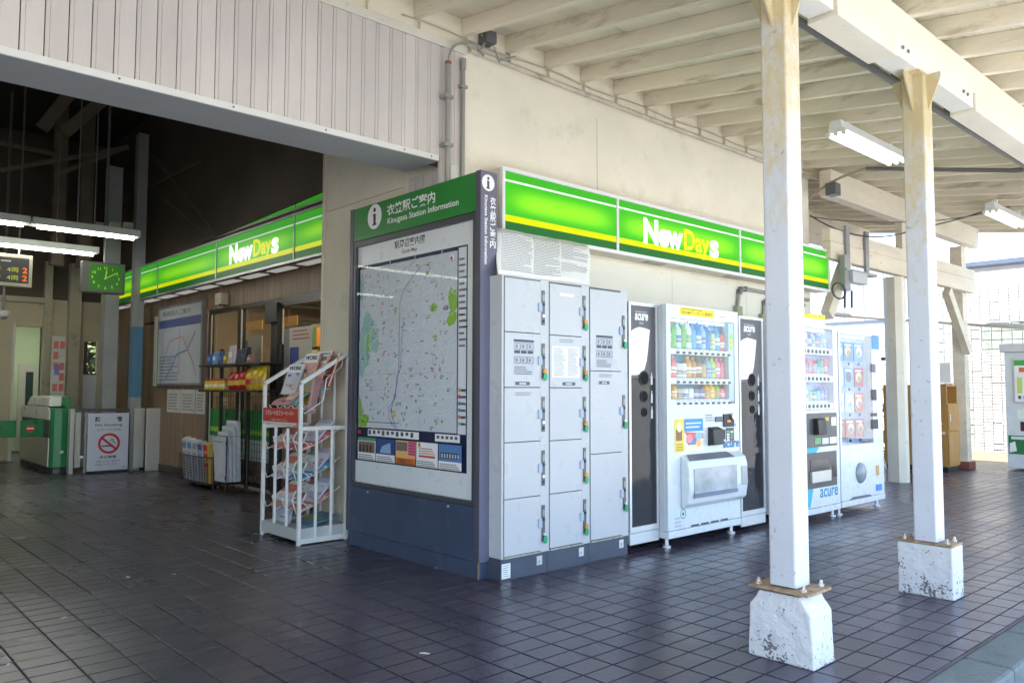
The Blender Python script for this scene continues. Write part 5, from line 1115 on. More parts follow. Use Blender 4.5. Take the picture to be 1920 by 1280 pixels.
# bent wire cradles
for lv in range(3):
    z = .78-lv*.24
    for q in range(4):
        yy = ry0+.06+q*(ry1-ry0-.12)/3
        MB().tube([(rx0-.03,yy,z+.05),(rx0+.005,yy,z-.06),(rx0+.16,yy,z-.01),(rx0+.30,yy,z+.06),(rx1-.02,yy,z+.12)], .005, 5).build('wire_cradle', wm, rk)
        MB().tube([(rx0+.09,yy,z+.09),(rx0+.06,yy,z+.02),(rx0+.11,yy,z-.02)], .005, 5).build('wire_hook', wm, rk)
    for xx in (rx0+.10, rx0+.24): MB().tube([(xx,ry0,z-.03+(xx-rx0)*.35),(xx,ry1,z-.03+(xx-rx0)*.35)], .005, 5).build('cross_wire', wm, rk)
for q in range(5):
    yy = ry0+.05+q*(ry1-ry0-.1)/4; MB().tube([(rx0+.02,yy,1.08),(rx0+.06,yy,1.02),(rx0+.22,yy,1.12),(rx0+.25,yy,1.30),(rx1-.03,yy,1.40),(rx1-.02,yy,1.48)], .005, 5).build('wire_cradle', wm, rk)
for xx, zz in ((rx0+.12,1.05),(rx0+.3,1.33)): MB().tube([(xx,ry0,zz),(xx,ry1,zz)], .005, 5).build('cross_wire', wm, rk)
def magazine(c, w, h, tilt, yaw, cover, label, title=None, band=None, th=.012, curl=.0):
    """bundle of magazines: c is the middle of its lower edge, facing the hall (-X)"""
    t = thing('magazine', label, 'magazine', c, 'magazines in the white rack')
    c = Vector(c); rot = Matrix.Rotation(yaw, 3, 'Z') @ Matrix.Rotation(tilt, 3, 'Y')
    u, v, n = rot @ Vector((0,-1,0)), rot @ Vector((0,0,1)), rot @ Vector((-1,0,0))
    nseg = 6; fr_, bk_ = [], []
    def S(a, b): return c+u*(a*w)+v*(b*h)+n*(-curl*(b**2)*h)
    vs = []; fs = []
    for j in range(nseg+1):
        for a in (-.5,.5):
            vs += [S(a,j/nseg)+n*th/2, S(a,j/nseg)-n*th/2]
    for j in range(nseg):
        k = j*4; fs += [(k,k+2,k+6,k+4),(k+1,k+5,k+7,k+3),(k,k+4,k+5,k+1),(k+2,k+3,k+7,k+6)]
    fs += [(0,1,3,2),(nseg*4,nseg*4+2,nseg*4+3,nseg*4+1)]
    MB().add(vs, fs).build('pages', M('cover_%d_%d_%d' % cover, lin(cover), .4, var=.08, vs=14), t)
    def on(a0,b0,a1,b1,mat,nm):
        mb = MB(); kk = 5; 
        for q in range(kk):
            y0, y1 = b0+(b1-b0)*q/kk, b0+(b1-b0)*(q+1)/kk
            mb.face([S(a0,y0)+n*(th/2+.0012), S(a1,y0)+n*(th/2+.0012), S(a1,y1)+n*(th/2+.0012), S(a0,y1)+n*(th/2+.0012)])
        flat(mb, nm, mat, t, n)
    if band: on(-.48,band[1],.48,band[2],INK(band[0]),'cover_band')
    if title:
        vs_, fs_ = text_mesh(title, .05); x0, x1 = min(p[0] for p in vs_), max(p[0] for p in vs_); y0, y1 = min(p[1] for p in vs_), max(p[1] for p in vs_)
        flat(MB().add([S(-.42+.84*(p[0]-x0)/(x1-x0), .80+.14*(p[1]-y0)/(y1-y0))+n*(th/2+.002) for p in vs_], fs_), 'lettering', BLACK, t, n)
    r_ = random.Random(label)
    for q in range(7):
        a, b = r_.uniform(-.42,.2), r_.uniform(.08,.66); on(a, b, a+r_.uniform(.08,.25), b+r_.uniform(.03,.1), INK((r_.randint(90,240), r_.randint(80,200), r_.randint(70,200))), 'cover_picture')
SAL = (205,140,125)
magazine((3.22,6.10,1.235), .22, .29, R(16), R(4), SAL, 'salmon job magazine with a white masthead at the back left of the rack top', 'WORK', ((235,235,235),.72,1))
magazine((3.24,5.95,1.235), .22, .28, R(18), R(-14), SAL, 'salmon job magazine leaning askew at the back middle of the rack top', 'WORK', ((235,235,235),.72,1))
magazine((3.27,5.82,1.24), .22, .28, R(18), R(-22), (196,128,115), 'salmon job magazine at the back right of the rack top next to the board', 'WORK', ((225,225,228),.72,1))
magazine((3.06,6.22,1.08), .22, .22, R(38), R(14), (205,150,150), 'drooping pink and white job magazine over the left front edge of the rack', 'WORK', ((225,225,235),.6,1), .016, .9)
magazine((3.05,5.99,1.09), .23, .25, R(30), R(-18), (70,140,160), 'teal covered magazine with lime print drooping over the front of the rack', None, ((190,215,90),.55,.9), .018, .7)
magazine((3.12,5.98,1.10), .20, .24, R(24), R(6), (190,160,70), 'ochre covered magazine behind the teal one in the rack', None, ((150,150,120),.5,.9))
magazine((3.12,5.80,1.02), .09, .30, R(10), R(-60), (190,150,150), 'narrow upright magazine with a big letter near the right post of the rack', 'K', ((235,235,235),.7,1), .02)
lv = [(.78,((205,130,125),(200,95,90))),(.54,((200,190,210),(70,140,170))),(.30,((205,140,130),(185,120,110)))]
nm = (('upper','salmon'),('middle','blue and green'),('lower','dusty pink'))
for k, (z, cs) in enumerate(lv):
    magazine((3.03,6.18,z-.05), .22, .20, R(62), R(3), cs[0], 'magazine lying in the left half of the %s wire cradle' % nm[k][0], None, ((225,225,232),.6,.9), .02)
    magazine((3.04,5.90,z-.05), .24, .30, R(62), R(-4), cs[1], '%s magazine lying in the right half of the %s wire cradle' % (nm[k][1], nm[k][0]), None, ((110,160,110),.5,.75) if k == 1 else None, .025)
for k, (z, cs) in enumerate(lv):
    for q, (dy, dx, cc_, w1) in enumerate(((.04,.05,(215,205,200),'left'),(-.04,.07,(150,90,85) if k != 1 else (90,160,140),'middle'),(.0,.10,(190,185,205),'right'))):
        magazine((3.03+dx, (6.24,6.04,5.84)[q]+dy*.3, z-.03+dx*.45), .19, .24, R(58-6*q), R((9,-7,5)[q]), cc_, 'overlapping magazine at the back %s of the %s wire cradle' % (w1, nm[k][0]), None, ((200,110,100) if q == 0 else (225,225,230),.4,.8), .018)
magazine((3.14,6.24,1.17), .2, .27, R(20), R(10), (200,200,206), 'pale magazine at the far left of the rack top', 'WORK', ((235,235,235),.72,1))
magazine((3.30,6.0,1.29), .22, .25, R(14), R(8), (190,120,110), 'faded red magazine at the very back of the rack top', 'WORK', ((220,222,226),.7,1))
magazine((3.10,6.12,1.12), .2, .25, R(34), R(-8), (215,150,140), 'pink magazine sagging over the red front sign of the rack', None, ((235,235,235),.6,.95), .02, .5)
magazine((3.05,6.14,.128), .26, .21, R(14), R(2), (190,196,210), 'pale blue magazine standing in the base tray of the rack', None, ((170,190,215),.3,.8), .015)
magazine((3.10,5.92,.135), .30, .28, R(80), R(0), (80,130,170), 'blue magazine lying flat in the base tray of the rack', None, ((110,160,110),.3,.6), .012)

# ================================================================== IN THE HALL: GATES, BARRIER, SIGNS, CLOCK, LAMPS
gw = M('gate_white', (.72,.72,.68), .3, var=.05); gg = M('gate_green', lin((50,130,80)), .35, var=.05); gdk = M('gate_dark', (.05,.055,.06), .4); gs = M('gate_steel', (.62,.61,.48), .38, .5, var=.04)
def gate(xa, y0, label, flap):
    """lane side faces -X: white and steel panels with the flap between them; rounded green end faces the hall"""
    xb, y1 = xa+.30, y0+1.95
    t = thing('ticket_gate', label, 'ticket gate', ((xa+xb)/2, y0, 0), 'ticket gates')
    ring = [(xa+.02,y0+.06),(xa+.06,y0+.015),(xa+.15,y0),(xb-.06,y0+.015),(xb-.015,y0+.06),(xb,y0+.15),(xb,y1),(xa+.02,y1)]
    MB().prism([(a,b,.07) for a, b in ring], (0,0,.86)).build('body', gg, t, bevel=.02)
    MB().prism([(a*.92+(xa+xb)/2*.08,b+.03,0) for a, b in ring], (0,0,.069)).build('foot', gdk, t)
    MB().prism([(xa,y0+.07,.09),(xa,y1-.02,.09),(xa,y1-.02,.50),(xa,y0+.07,.50)], (.0195,0,0)).build('lower_panel', gs, t, bevel=.008)
    MB().prism([(xa,y0+.07,.76),(xa,y1-.02,.76),(xa,y1-.02,.90),(xa,y1-.10,.945),(xa,y0+.20,.945),(xa,y0+.07,.90)], (.0195,0,0)).build('upper_panel', gw, t, bevel=.008)
    box('slot_panel', gdk, t, xa+.008, xa+.0195, y0+.12, y1-.1, .501, .759)
    MB().prism([(xa+.03,y0+.25,.945),(xa+.03,y1-.25,.945),(xa+.06,y1-.35,1.09),(xa+.06,y0+.33,1.09)], (.17,0,0)).build('top_hood', gw, t, bevel=.025)
    MB().prism([(xb-.09,y0+.06,.931),(xb-.09,y1-.05,.931),(xb-.09,y1-.15,1.10),(xb-.09,y0+.20,1.10)], (.085,0,0)).build('side_hood', gg, t, bevel=.03)
    MB().cyl((xb-.14,y0+.02,.30),(xb-.14,y0-.006,.30),.025,12).build('sensor', stain_s, t)
    for xs, xe in flap:
        f_ = MB().box(xs, xe, y0+.36, y0+.378, .515, .755).build('flap', M('flap_green', lin((12,112,56)), .3, var=.04), t, bevel=.006)
        P = front(y0+.36); cxx = (xs+xe)/2-.02; P.disc(cxx, .635, .055, .055, RED, 'no_entry').rect(cxx-.042, .625, cxx+.042, .645, WHITE, 'no_entry'); P.build(f_)
gate(2.79, 12.8, 'green and white ticket gate with a closed flap left of the no smoking board', [(PX(38,800,Y=13.16).x, 2.788)])
gl = PX(31,800,Y=13.16).x
gate(gl-.85, 12.8, 'ticket gate at the left edge of the photograph showing only its green flap', [(gl-.548, gl)])
bar = thing('barrier', 'stainless steel barrier panels between the ticket gates and the shop wall', 'barrier', (3.6, 12.6, 0))
bz = .92
box('end_post', stain_s, bar, PX(131,800,Y=12.6).x, PX(139,800,Y=12.6).x, 12.58, 12.72, 0, bz, bevel=.004)
box('top_rail', M('dark_rail', (.10,.10,.10), .4, .4), bar, PX(140,800,Y=12.62).x, PX(268,800,Y=12.4).x, 12.62, 12.66, bz-.045, bz-.002)
box('panel', stain_s, bar, PX(141,800,Y=12.64).x, PX(152,800,Y=12.64).x, 12.64, 12.66, .08, bz-.05); box('post', stain_s, bar, PX(159,800,Y=12.66).x, PX(163,800,Y=12.66).x, 12.66, 12.69, 0, bz-.06)
box('panel', stain_s, bar, PX(252,800,Y=12.5).x, PX(271,800,Y=12.5).x, 12.5, 12.53, .04, bz, bevel=.004); box('panel', stain_s, bar, PX(274,800,Y=12.36).x, PX(304,800,Y=12.30).x, 12.34, 12.37, .0, bz, bevel=.004)
box('lower_panel', M('dark_rail', (.1,.1,.1), .4, .4), bar, PX(163,800,Y=12.72).x, PX(250,800,Y=12.72).x, 12.72, 12.73, 0, .55)
ns = thing('no_smoking_board', 'white no smoking board with red crossed cigarette standing before the barrier', 'sign board', (3.55, 12.5, 0))
na, nb = PX(165,800,Y=12.45).x, PX(242,800,Y=12.45).x
box('board', M('board_white', lin((205,210,225)), .4, var=.03), ns, na, nb, 12.45, 12.475, .03, .855, bevel=.01)
MB().box(na+.03, nb-.03, 12.40, 12.53, 0, .029).build('stand', black_p, ns)
P = front(12.45); cx = (na+nb)/2; w = nb-na; DK = INK((50,52,66))
P.text('禁', cx-.19, .73, .075, DK, bold=.03); P.text('煙', cx+.10, .73, .075, DK, bold=.03, name='heading'); P.text('No Smoking', cx, .66, .045, DK, w=.36, center=True, bold=.015); P.text('금연구역 禁烟', cx, .60, .035, INK((110,112,125)), w=.32, center=True)
P.ring(cx+.01, .42, .115, .148, RED, 'symbol').line([(cx-.085,.335+.165),(cx+.105,.335)], .032, RED, 'symbol').rect(cx-.09, .375, cx+.05, .393, DK, 'symbol').line([(cx+.02,.46),(cx+.05,.48),(cx+.07,.44),(cx+.10,.42)], .010, INK((60,90,80)), 'symbol')
P.text('終日禁煙', cx, .205, .042, DK, w=.22, center=True, bold=.02); P.text('お客さまのご協力を', cx, .15, .032, INK((100,102,115)), w=.32, center=True); P.text('お願いいたします', cx-.02, .105, .032, INK((100,102,115)), w=.29, center=True); P.text('駅長', nb-.08, .06, .022, INK((100,102,115))); P.build(ns)
# hall posts
def hall_post(xa, xb, y, label, blue):
    a, b = PX(xa,700,Y=y).x, PX(xb,700,Y=y).x; d = b-a
    t = thing('hall_post', label, 'post', ((a+b)/2, y, 0)); pm = M('hall_post_paint', (.30,.31,.31), .55, var=.1, dirt=(.2,.12,.07), da=.4, ds=8, dth=.62)
    if blue:
        z0, z1 = PX(250,745,Y=y).z, PX(250,612,Y=y).z
        for q0, q1, mt in ((0,z0,pm),(z0+.0005,z1,M('hall_post_blue', (.08,.20,.32), .5, var=.08, dirt=(.3,.3,.3), da=.3, ds=9, dth=.62)),(z1+.0005,5.1,pm)): box('shaft', mt, t, a, b, y, y+d, q0, q1)
    else: box('shaft', pm, t, a, b, y, y+d, 0, 4.6)
hall_post(247, 266, 12.57, 'grey steel hall post with a blue band beside the shop wall', True)
hall_post(193, 219, 12.9, 'plain grey steel hall post behind the no smoking board', False)
# lamps under the hall roof
def strip_lamp(x0, x1, y, z, label, s=46, h=.085):
    t = thing('strip_lamp', label, 'lamp', ((x0+x1)/2, y, z), 'strip lamps of the hall')
    box('housing', M('lamp_housing', (.62,.64,.60), .4), t, x0, x1, y-.03, y+.16, z+.02, z+.02+h, bevel=.004)
    MB().cyl((x0+.06,y+.05,z+.0), (x1-.06,y+.05,z+.0), .018, 10).build('tube', EM('hall_tube', (1,1,.90), s), t)
    for xx in (x0+.5, x1-.5): MB().cyl((xx,y+.1,z+.02+h),(xx,y+.1,5.6),.008,6).build('hanger', steel, t)
q = PX(262,448,Y=10.5); q2 = PX(58,430,Y=10.5)
strip_lamp(q2.x+.01, q.x, 10.5, q.z, 'strip lamp in the front row of the hall ending beside the post'); strip_lamp(q2.x-1.35, q2.x-.01, 10.5, q.z, 'strip lamp in the front row of the hall at the left edge of the photograph')
q = PX(185,478,Y=11.9); strip_lamp(q.x-2.2, q.x, 11.9, q.z, 'strip lamp in the rear row of the hall above the departure board')
strip_lamp(-2.0, .3, 10.5, 3.1, 'strip lamp of the hall further left'); strip_lamp(-2.6, .4, 13.6, 3.1, 'strip lamp of the hall over the gates')
ct = thing('cable_tray', 'pale cable duct and boxes above the hall strip lamps', 'cable duct', (2.4, 10.8, 3.25))
box('duct', M('duct_grey', (.35,.35,.33), .6), ct, .5, PX(225,440,Y=10.8).x, 10.75, 10.85, PX(225,442,Y=10.8).z, PX(225,430,Y=10.8).z)
for xx in (185, 215, 240): q = PX(xx, 425, Y=10.8); box('junction', M('duct_grey', (.35,.35,.33), .6), ct, q.x-.05, q.x+.05, 10.76, 10.84, q.z-.04, q.z+.05)
# clock
ck = thing('hall_clock', 'square dark framed clock with a green sign reflection coloured into its face hanging beside the departure board', 'clock', (3.1, 11.5, 2.5))
a, b = PX(155,490,Y=11.5), PX(234,548,Y=11.5)
c0, c1, z0, z1 = a.x, b.x, 2.487, 2.905
box('case', M('clock_case', (.09,.09,.085), .5), ck, c0, c1, 11.5, 11.62, z0, z1, bevel=.01)
P = front(11.5); cx, cz = (c0+c1)/2+.02, (z0+z1)/2; P.rect(c0+.085, z0+.035, c1-.035, z1-.035, M('clock_face_reflection', (.055,.22,.035), .15, var=.1), 'face')  # green face colour stands in for the shop sign's reflection
YG = INK((170,225,70))
for k in range(12):
    an = math.pi/2-k*math.pi/6; P.text(str(12 if k == 0 else k), cx+.165*math.cos(an), cz-.02+.135*math.sin(an), .038, YG, center=True, bold=.02)
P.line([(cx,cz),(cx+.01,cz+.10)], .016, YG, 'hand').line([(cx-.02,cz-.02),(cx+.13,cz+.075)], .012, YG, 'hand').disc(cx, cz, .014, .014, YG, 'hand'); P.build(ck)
MB().cyl((cx,11.56,z1),(cx,11.56,5.6),.018,8).build('hanger', steel, ck)
# departure board
db = thing('departure_board', 'dark electronic departure board with orange track numbers', 'departure board', (1.8, 12.0, 2.5))
b1_ = PX(62,480,Y=12.0); d0, d1, z0, z1 = PX(-60,500,Y=12).x, b1_.x, PX(62,540,Y=12).z, b1_.z+.0
box('case', M('board_case', (.28,.26,.20), .5), db, d0, d1, 12.0, 12.14, z0, z1, bevel=.008)
P = front(12.0); P.rect(d0+.04, z0+.05, d1-.04, z1-.045, INK((16,16,20)), 'screen').lines(d1-.36, z1-.115, d1-.24, z1-.075, 1, INK((150,150,155)))
OR, YL = EM('led_orange', (1,.20,.03), .85), EM('led_yellow', (.62,.68,.05), .6)
for k in range(2):
    zz = z0+.085+k*.105; P.text('4両', d1-.29, zz, .062, YL, w=.13); P.text('2', d1-.115, zz-.005, .075, OR, w=.055, bold=.02); P.text('12:2%d 逗子' % k, d0+.08, zz, .062, YL, w=.28)
P.build(db)
for xx in (d0+.15, d1-.15): MB().cyl((xx,12.07,z1),(xx,12.07,5.6),.012,6).build('hanger', steel, db)
# dome camera, banner
q = PX(6,590,Y=13.5); cm = thing('security_camera', 'white dome security camera at the left edge of the photograph', 'camera', tuple(q))
MB().lathe([(.03,-.06),(.07,-.03),(.09,0),(.09,.05),(.05,.07)], tuple(q), 14).build('dome', M('camera_white', (.6,.6,.58), .3), cm, smooth=True); MB().cyl((q.x,q.y,q.z+.06),(q.x,q.y,5.6),.02,8).build('stem', steel, cm)
bn = thing('banner', 'tall narrow pale banner with coloured print on a folding stand by the gates', 'banner', (PX(110,750,Y=14.2).x, 14.2, 0))
e0, e1 = PX(97,640,Y=14.2).x, PX(124,640,Y=14.2).x; t1, t0 = PX(110,630,Y=14.2).z, PX(110,745,Y=14.2).z
MB().box(e0, e1, 14.2, 14.206, t0, t1).build('cloth', M('banner_cloth', lin((190,192,185)), .7, var=.05), bn); P = front(14.2); r_ = random.Random(9)
P.rects([(e0+.03+.09*i, t1-.2-.17*j, e0+.10+.09*i, t1-.08-.17*j) for i in range(2) for j in range(5) if r_.random() < .8], INK((205,110,100)), 'print'); P.rects([(e0+.05, t1-.62, e0+.12, t1-.45)], INK((120,120,190)), 'print'); P.build(bn)
MB().tube([(e0,14.22,t0-.02),(e1+.02,14.3,0)], .01, 6).tube([(e1,14.22,t0-.02),(e0-.02,14.3,0)], .01, 6).tube([((e0+e1)/2,14.22,0),((e0+e1)/2,14.22,t1)], .008, 6).build('stand', M('stand_white', (.6,.58,.48), .5), bn)
# greenery outside the small hall window
gr = MB(); r_ = random.Random(2); wy = HB+3.4; xa_, xb_ = PX(150,640,Y=wy).x, PX(205,640,Y=wy).x
for _ in range(3200):
    p = Vector((r_.uniform(xa_, xb_), wy+r_.uniform(0,.7), r_.uniform(.3,3.2))); u = Vector((r_.gauss(0,1),r_.gauss(0,1),r_.gauss(0,1))).normalized()*.07; v = u.orthogonal().normalized()*.045
    gr.face([p-u, p+v, p+u, p-v])
o = gr.build('shrub', M('sunny_leaves', (.10,.12,.035), .5, var=.3, vs=9), org=((xa_+xb_)/2, wy, .3)); tag(o, 'bright shrub seen through the small hall window', 'shrub')

# ================================================================== UNDER THE CANOPY: LAMPS, PIPES, CABLES
def ceiling_lamp(x0, x1, y, z, label, hang):
    t = thing('ceiling_lamp', label, 'lamp', ((x0+x1)/2, y, z), 'tube lamps under the canopy')
    MB().prism([(x0,y-.06,z+.05),(x0,y+.06,z+.05),(x0,y+.05,z+.13),(x0,y-.05,z+.13)], (x1-x0,0,0)).build('housing', white_pc, t)
    MB().prism([(x0+.02,y-.10,z+.028),(x0+.02,y+.10,z+.028),(x0+.02,y+.06,z+.049),(x0+.02,y-.06,z+.049)], (x1-x0-.04,0,0)).build('reflector', M('lamp_reflector', (.85,.85,.83), .3), t)
    for yy in (y-.07, y, y+.07):
        MB().cyl((x0+.03,yy,z+.012),(x1-.03,yy,z+.012),.0155,10).build('tube', EM('canopy_tube', (1,1,1), 5), t)
        for xx in (x0+.005, x1-.03): MB().cyl((xx,yy,z+.012),(xx+.025,yy,z+.012),.02,10).build('lamp_holder', M('holder_white', (.75,.74,.70), .4), t)
    for xx in (x0+.2, x1-.2): box('bracket', white_pc, t, xx-.02, xx+.02, y-.03, y+.03, z+.1301, hang)
q = PX(1566,251,Z=3.49); ceiling_lamp(q.x, q.x+1.35, q.y, 3.48, 'three tube lamp under the canopy between the two near columns', zr(q.y))
q = PX(1856,397,Z=3.46); ceiling_lamp(q.x, q.x+1.35, q.y, 3.45, 'three tube lamp further along the canopy at the right edge of the photograph', zr(q.y))
# dark conduit parallel to the beam with a branch back to the wall
zc = 3.36
pa, pb = PX(1508,35,Z=zc), PX(1900,305,Z=zc); yv = (pa.y+pb.y)/2
q = PX(1916,311,Z=zc+.05); qe = PX(1562,333,Z=zc+.08)
cdt = thing('conduit', 'dark grey conduit under the rafters parallel to the street beam', 'conduit', (6, yv, zc))
MB().tube([(-3,yv,zc), (q.x-.12,yv,zc)]+bez((q.x-.12,yv,zc),(q.x,yv,zc),(q.x,yv+.15,zc+.02),6)[1:], .024, 8).build('pipe', steel, cdt, smooth=True)
MB().tube([(q.x,yv+.15,zc+.02),(q.x,qe.y,zr(qe.y)-.03)], .022, 8).build('branch_pipe', steel, cdt, smooth=True)
for xx in (pa.x+.4, pa.x+1.4, pa.x+2.4, pa.x+3.4, pa.x+4.4): box('clip', steel, cdt, xx-.015, xx+.015, yv-.03, yv+.03, zc+.015, zr(yv))
e2 = PX(1520,378,Y=YW+.05)
wb_ = bez((q.x,qe.y,zr(qe.y)-.03), (q.x, qe.y+.4, zr(qe.y)-.05), (8.86, YW+.02, e2.z), 10)
o = MB().tube(wb_, .016, 8).build('cable_sleeve', M('beige_sleeve', (.36,.32,.22), .6), org=wb_[0]); tag(o, 'beige cable sleeve curving from the conduit down behind the wall end', 'cable')
# pale pipe and cables along the head of the wall
yq = YW-.03
o = MB().tube([(3.62,yq,3.715),(6.2,yq,3.70),(8.78,yq,3.71)], .022, 8).build('wall_pipe', M('cream_pipe', (.50,.46,.38), .5, var=.15, vs=6, dirt=(.2,.16,.12), da=.5, ds=9), smooth=True, org=(3.62,yq,3.7)); tag(o, 'cream painted pipe along the head of the street wall', 'pipe')
r_ = random.Random(4); pts = [(3.0+i*.2, YW-.045-.006*r_.random(), 3.775+.012*math.sin(i*1.1)) for i in range(30)]
o = MB().tube(pts, .006, 5).build('cable', M('beige_cable', (.40,.36,.29), .6), org=pts[0]); tag(o, 'thin beige cable clipped along the wall head above the pipe', 'cable')
xq = PX(840,200,Y=YW-.05).x; zb = 2.0
vp_ = thing('downpipe', 'grey downpipe running down the pinkish boards left of the plaster wall', 'pipe', (xq, YW-.05, zb)); MB().tube([(xq,YW-.05,zb),(xq,YW-.05,3.55)], .020, 10).build('pipe', steel_l, vp_, smooth=True)
for zz in (3.3, 2.95): box('clip', steel_l, vp_, xq-.045, xq+.03, YW-.078, YW-.0065, zz-.012, zz+.012)
MB().cyl((xq,YW-.05,3.54),(xq,YW-.05,3.56),.023,10).build('red_joint', M('red_sealant', (.25,.08,.05), .6), vp_)
xq2 = PX(868,200,Y=YW-.03).x; vp2 = thing('downpipe', 'thin grey pipe at the joint of the boards and the plaster wall', 'pipe', (xq2, YW-.03, zb)); MB().tube([(xq2,YW-.03,zb),(xq2,YW-.03,3.60)], .016, 8).build('pipe', steel_l, vp2, smooth=True); MB().cyl((xq2,YW-.03,3.55),(xq2,YW-.03,3.63),.022,8).build('coupling', steel_l, vp2)
for zz in (3.42,): box('clip', steel_l, vp2, xq2-.03, xq2+.03, YW-.05, YW-.001, zz-.01, zz+.01)
o = MB().tube(bez((xq,YW-.05,3.55),(xq,YW-.06,3.68),(xq+.10,YW-.06,3.72),5)+bez((xq+.10,YW-.06,3.72),(xq+.2,YW-.06,3.76),(xq+.25,YW-.06,3.76),4)[1:]+bez((xq+.25,YW-.06,3.76),(xq+.35,YW-.1,3.62),(xq2+.12,YW-.07,3.72),8)+bez((xq2+.12,YW-.07,3.72),(xq2+.2,YW-.07,3.78),(xq2+.16,YW-.05,3.86),5), .010, 6).build('cable', steel_l, org=(xq+.25,YW-.06,3.76)); tag(o, 'looping grey cable at the top of the two downpipes', 'cable')
q = PX(916,72,Y=YW-.07); jb = thing('junction_box', 'dark grey junction box under the rafters at the wall head', 'junction box', (q.x, q.y, q.z-.06)); box('box', M('dark_box', (.10,.105,.115), .5), jb, q.x-.05, q.x+.05, YW-.11, YW-.007, q.z-.045, q.z+.045, bevel=.006); MB().tube([(q.x+.05,YW-.08,q.z-.055),(q.x+.12,YW-.06,q.z-.14),(q.x+.3,YW-.045,3.79)], .009, 6).build('lead', steel_l, jb)
# the little box on the end purlin and slack cables
q = PX(1565,355,Y=4.10); o = box('junction_box', M('dark_box', (.1,.105,.115), .5), None, q.x-.07, q.x+.07, 4.06, 4.179, q.z-.07, q.z+.07, bevel=.005); tag(o, 'small dark junction box on the purlin past the end of the wall', 'junction box')
for k, (p0, p1, p2, dy) in enumerate((((1519,404),(1620,470),(1720,428),3.9),((1519,406),(1600,420),(1715,416),3.9))):
    a, b, c = PX(*p0, Y=4.4), PX(*p1, Y=4.1), PX(*p2, Y=dy); a2 = PX(1745,425-9*k,Y=3.8); d_ = PX(1960,345+k*20,Y=3.0)
    o = MB().tube(bez(a,b,c,12)+bez(c,(c+d_)/2-Vector((0,0,.16)),d_,14)[1:], .009-.003*k, 6).build('slack_cable', black_p, org=a); tag(o, ('thick','thin')[k]+' black cable sagging from the wall end past the second column', 'cable')

# ================================================================== BEYOND THE END OF THE WALL
fr_ = thing('post_frame', 'weathered white timber beam on two posts past the end of the wall', 'timber frame', (11, 4.28, 0))
box('upper_beam_board', old_w, fr_, 8.83, 13.72, 4.2, 4.30, 2.94, 3.095, bevel=.006); box('lower_beam_board', old_w, fr_, 8.83, 13.72, 4.195, 4.30, 2.735, 2.937, bevel=.006)
def chpost(x, y, w, z1, base=None):
    c = w*.28; h = w/2; ring = [(x-h+c,y-h),(x+h-c,y-h),(x+h,y-h+c),(x+h,y+h-c),(x+h-c,y+h),(x-h+c,y+h),(x-h,y+h-c),(x-h,y-h+c)]
    MB().prism([(a,b,0) for a, b in ring], (0,0,z1)).build('post', M('cream_white_post', (.70,.67,.58), .6, var=.06, dirt=(.4,.33,.22), da=.4, ds=7, dth=.6), fr_)
chpost(11.0, 4.36, .24, 2.734); box('upper_post', old_w, fr_, 10.93, 11.07, 4.21, 4.30, 3.096, 3.469)
box('post', old_w, fr_, 13.45, 13.64, 4.301, 4.47, 0, 3.469); box('post_shoe', M('red_brown_paint', (.20,.06,.045), .6), fr_, 13.40, 13.68, 4.26, 4.52, 0, .12, bevel=.01)
b0_, b1_ = PX(1775,545,Y=4.27), PX(1828,660,Y=4.27); MB().bar(b0_, Vector((13.5,4.27,b1_.z)), .10, .15).build('brace', old_w, fr_)
b0_, b1_ = PX(1592,470,Y=4.27), PX(1556,560,Y=4.27); MB().bar(b0_, Vector((8.86,4.27,b1_.z-.2)), .10, .14).build('brace', old_w, fr_)
for px_ in (1586, 1622): 
    q = PX(px_, 440, Y=4.19); box('iron_strap', M('grey_strap', (.28,.28,.29), .5, .3), fr_, q.x-.045, q.x+.045, 4.165, 4.194, 2.60, 3.16)
eq = thing('radio_box', 'grey antenna box with looped black cables hanging from the timber beam', 'equipment box', tuple(PX(1605,560,Y=4.1)))
a, b = PX(1590,508,Y=4.12), PX(1618,535,Y=4.12); box('box', M('pale_equipment', (.42,.44,.46), .45), eq, a.x, b.x, 4.06, 4.16, b.z, a.z, bevel=.006); box('mount', M('grey_strap', (.28,.28,.29), .5, .3), eq, a.x-.12, a.x+.02, 4.10, 4.16, b.z-.1, a.z+.18); box('mount_plate', M('grey_strap', (.28,.28,.29), .5, .3), eq, a.x-.1, PX(1640,500,Y=4.12).x, 4.09, 4.18, 2.60, 2.63)
for px_ in (1584, 1597): c0, c1 = PX(px_,545,Y=4.08), PX(px_,577,Y=4.08); MB().cyl(c0, c1, .012, 6).build('antenna', black_p, eq)
c = PX(1572,545,Y=4.05); MB().tube([(c.x+.16*math.cos(k*.5)+.02*k/20, 4.05, c.z+.09*math.sin(k*.5)) for k in range(28)], .009, 6).build('cable_loop', black_p, eq)
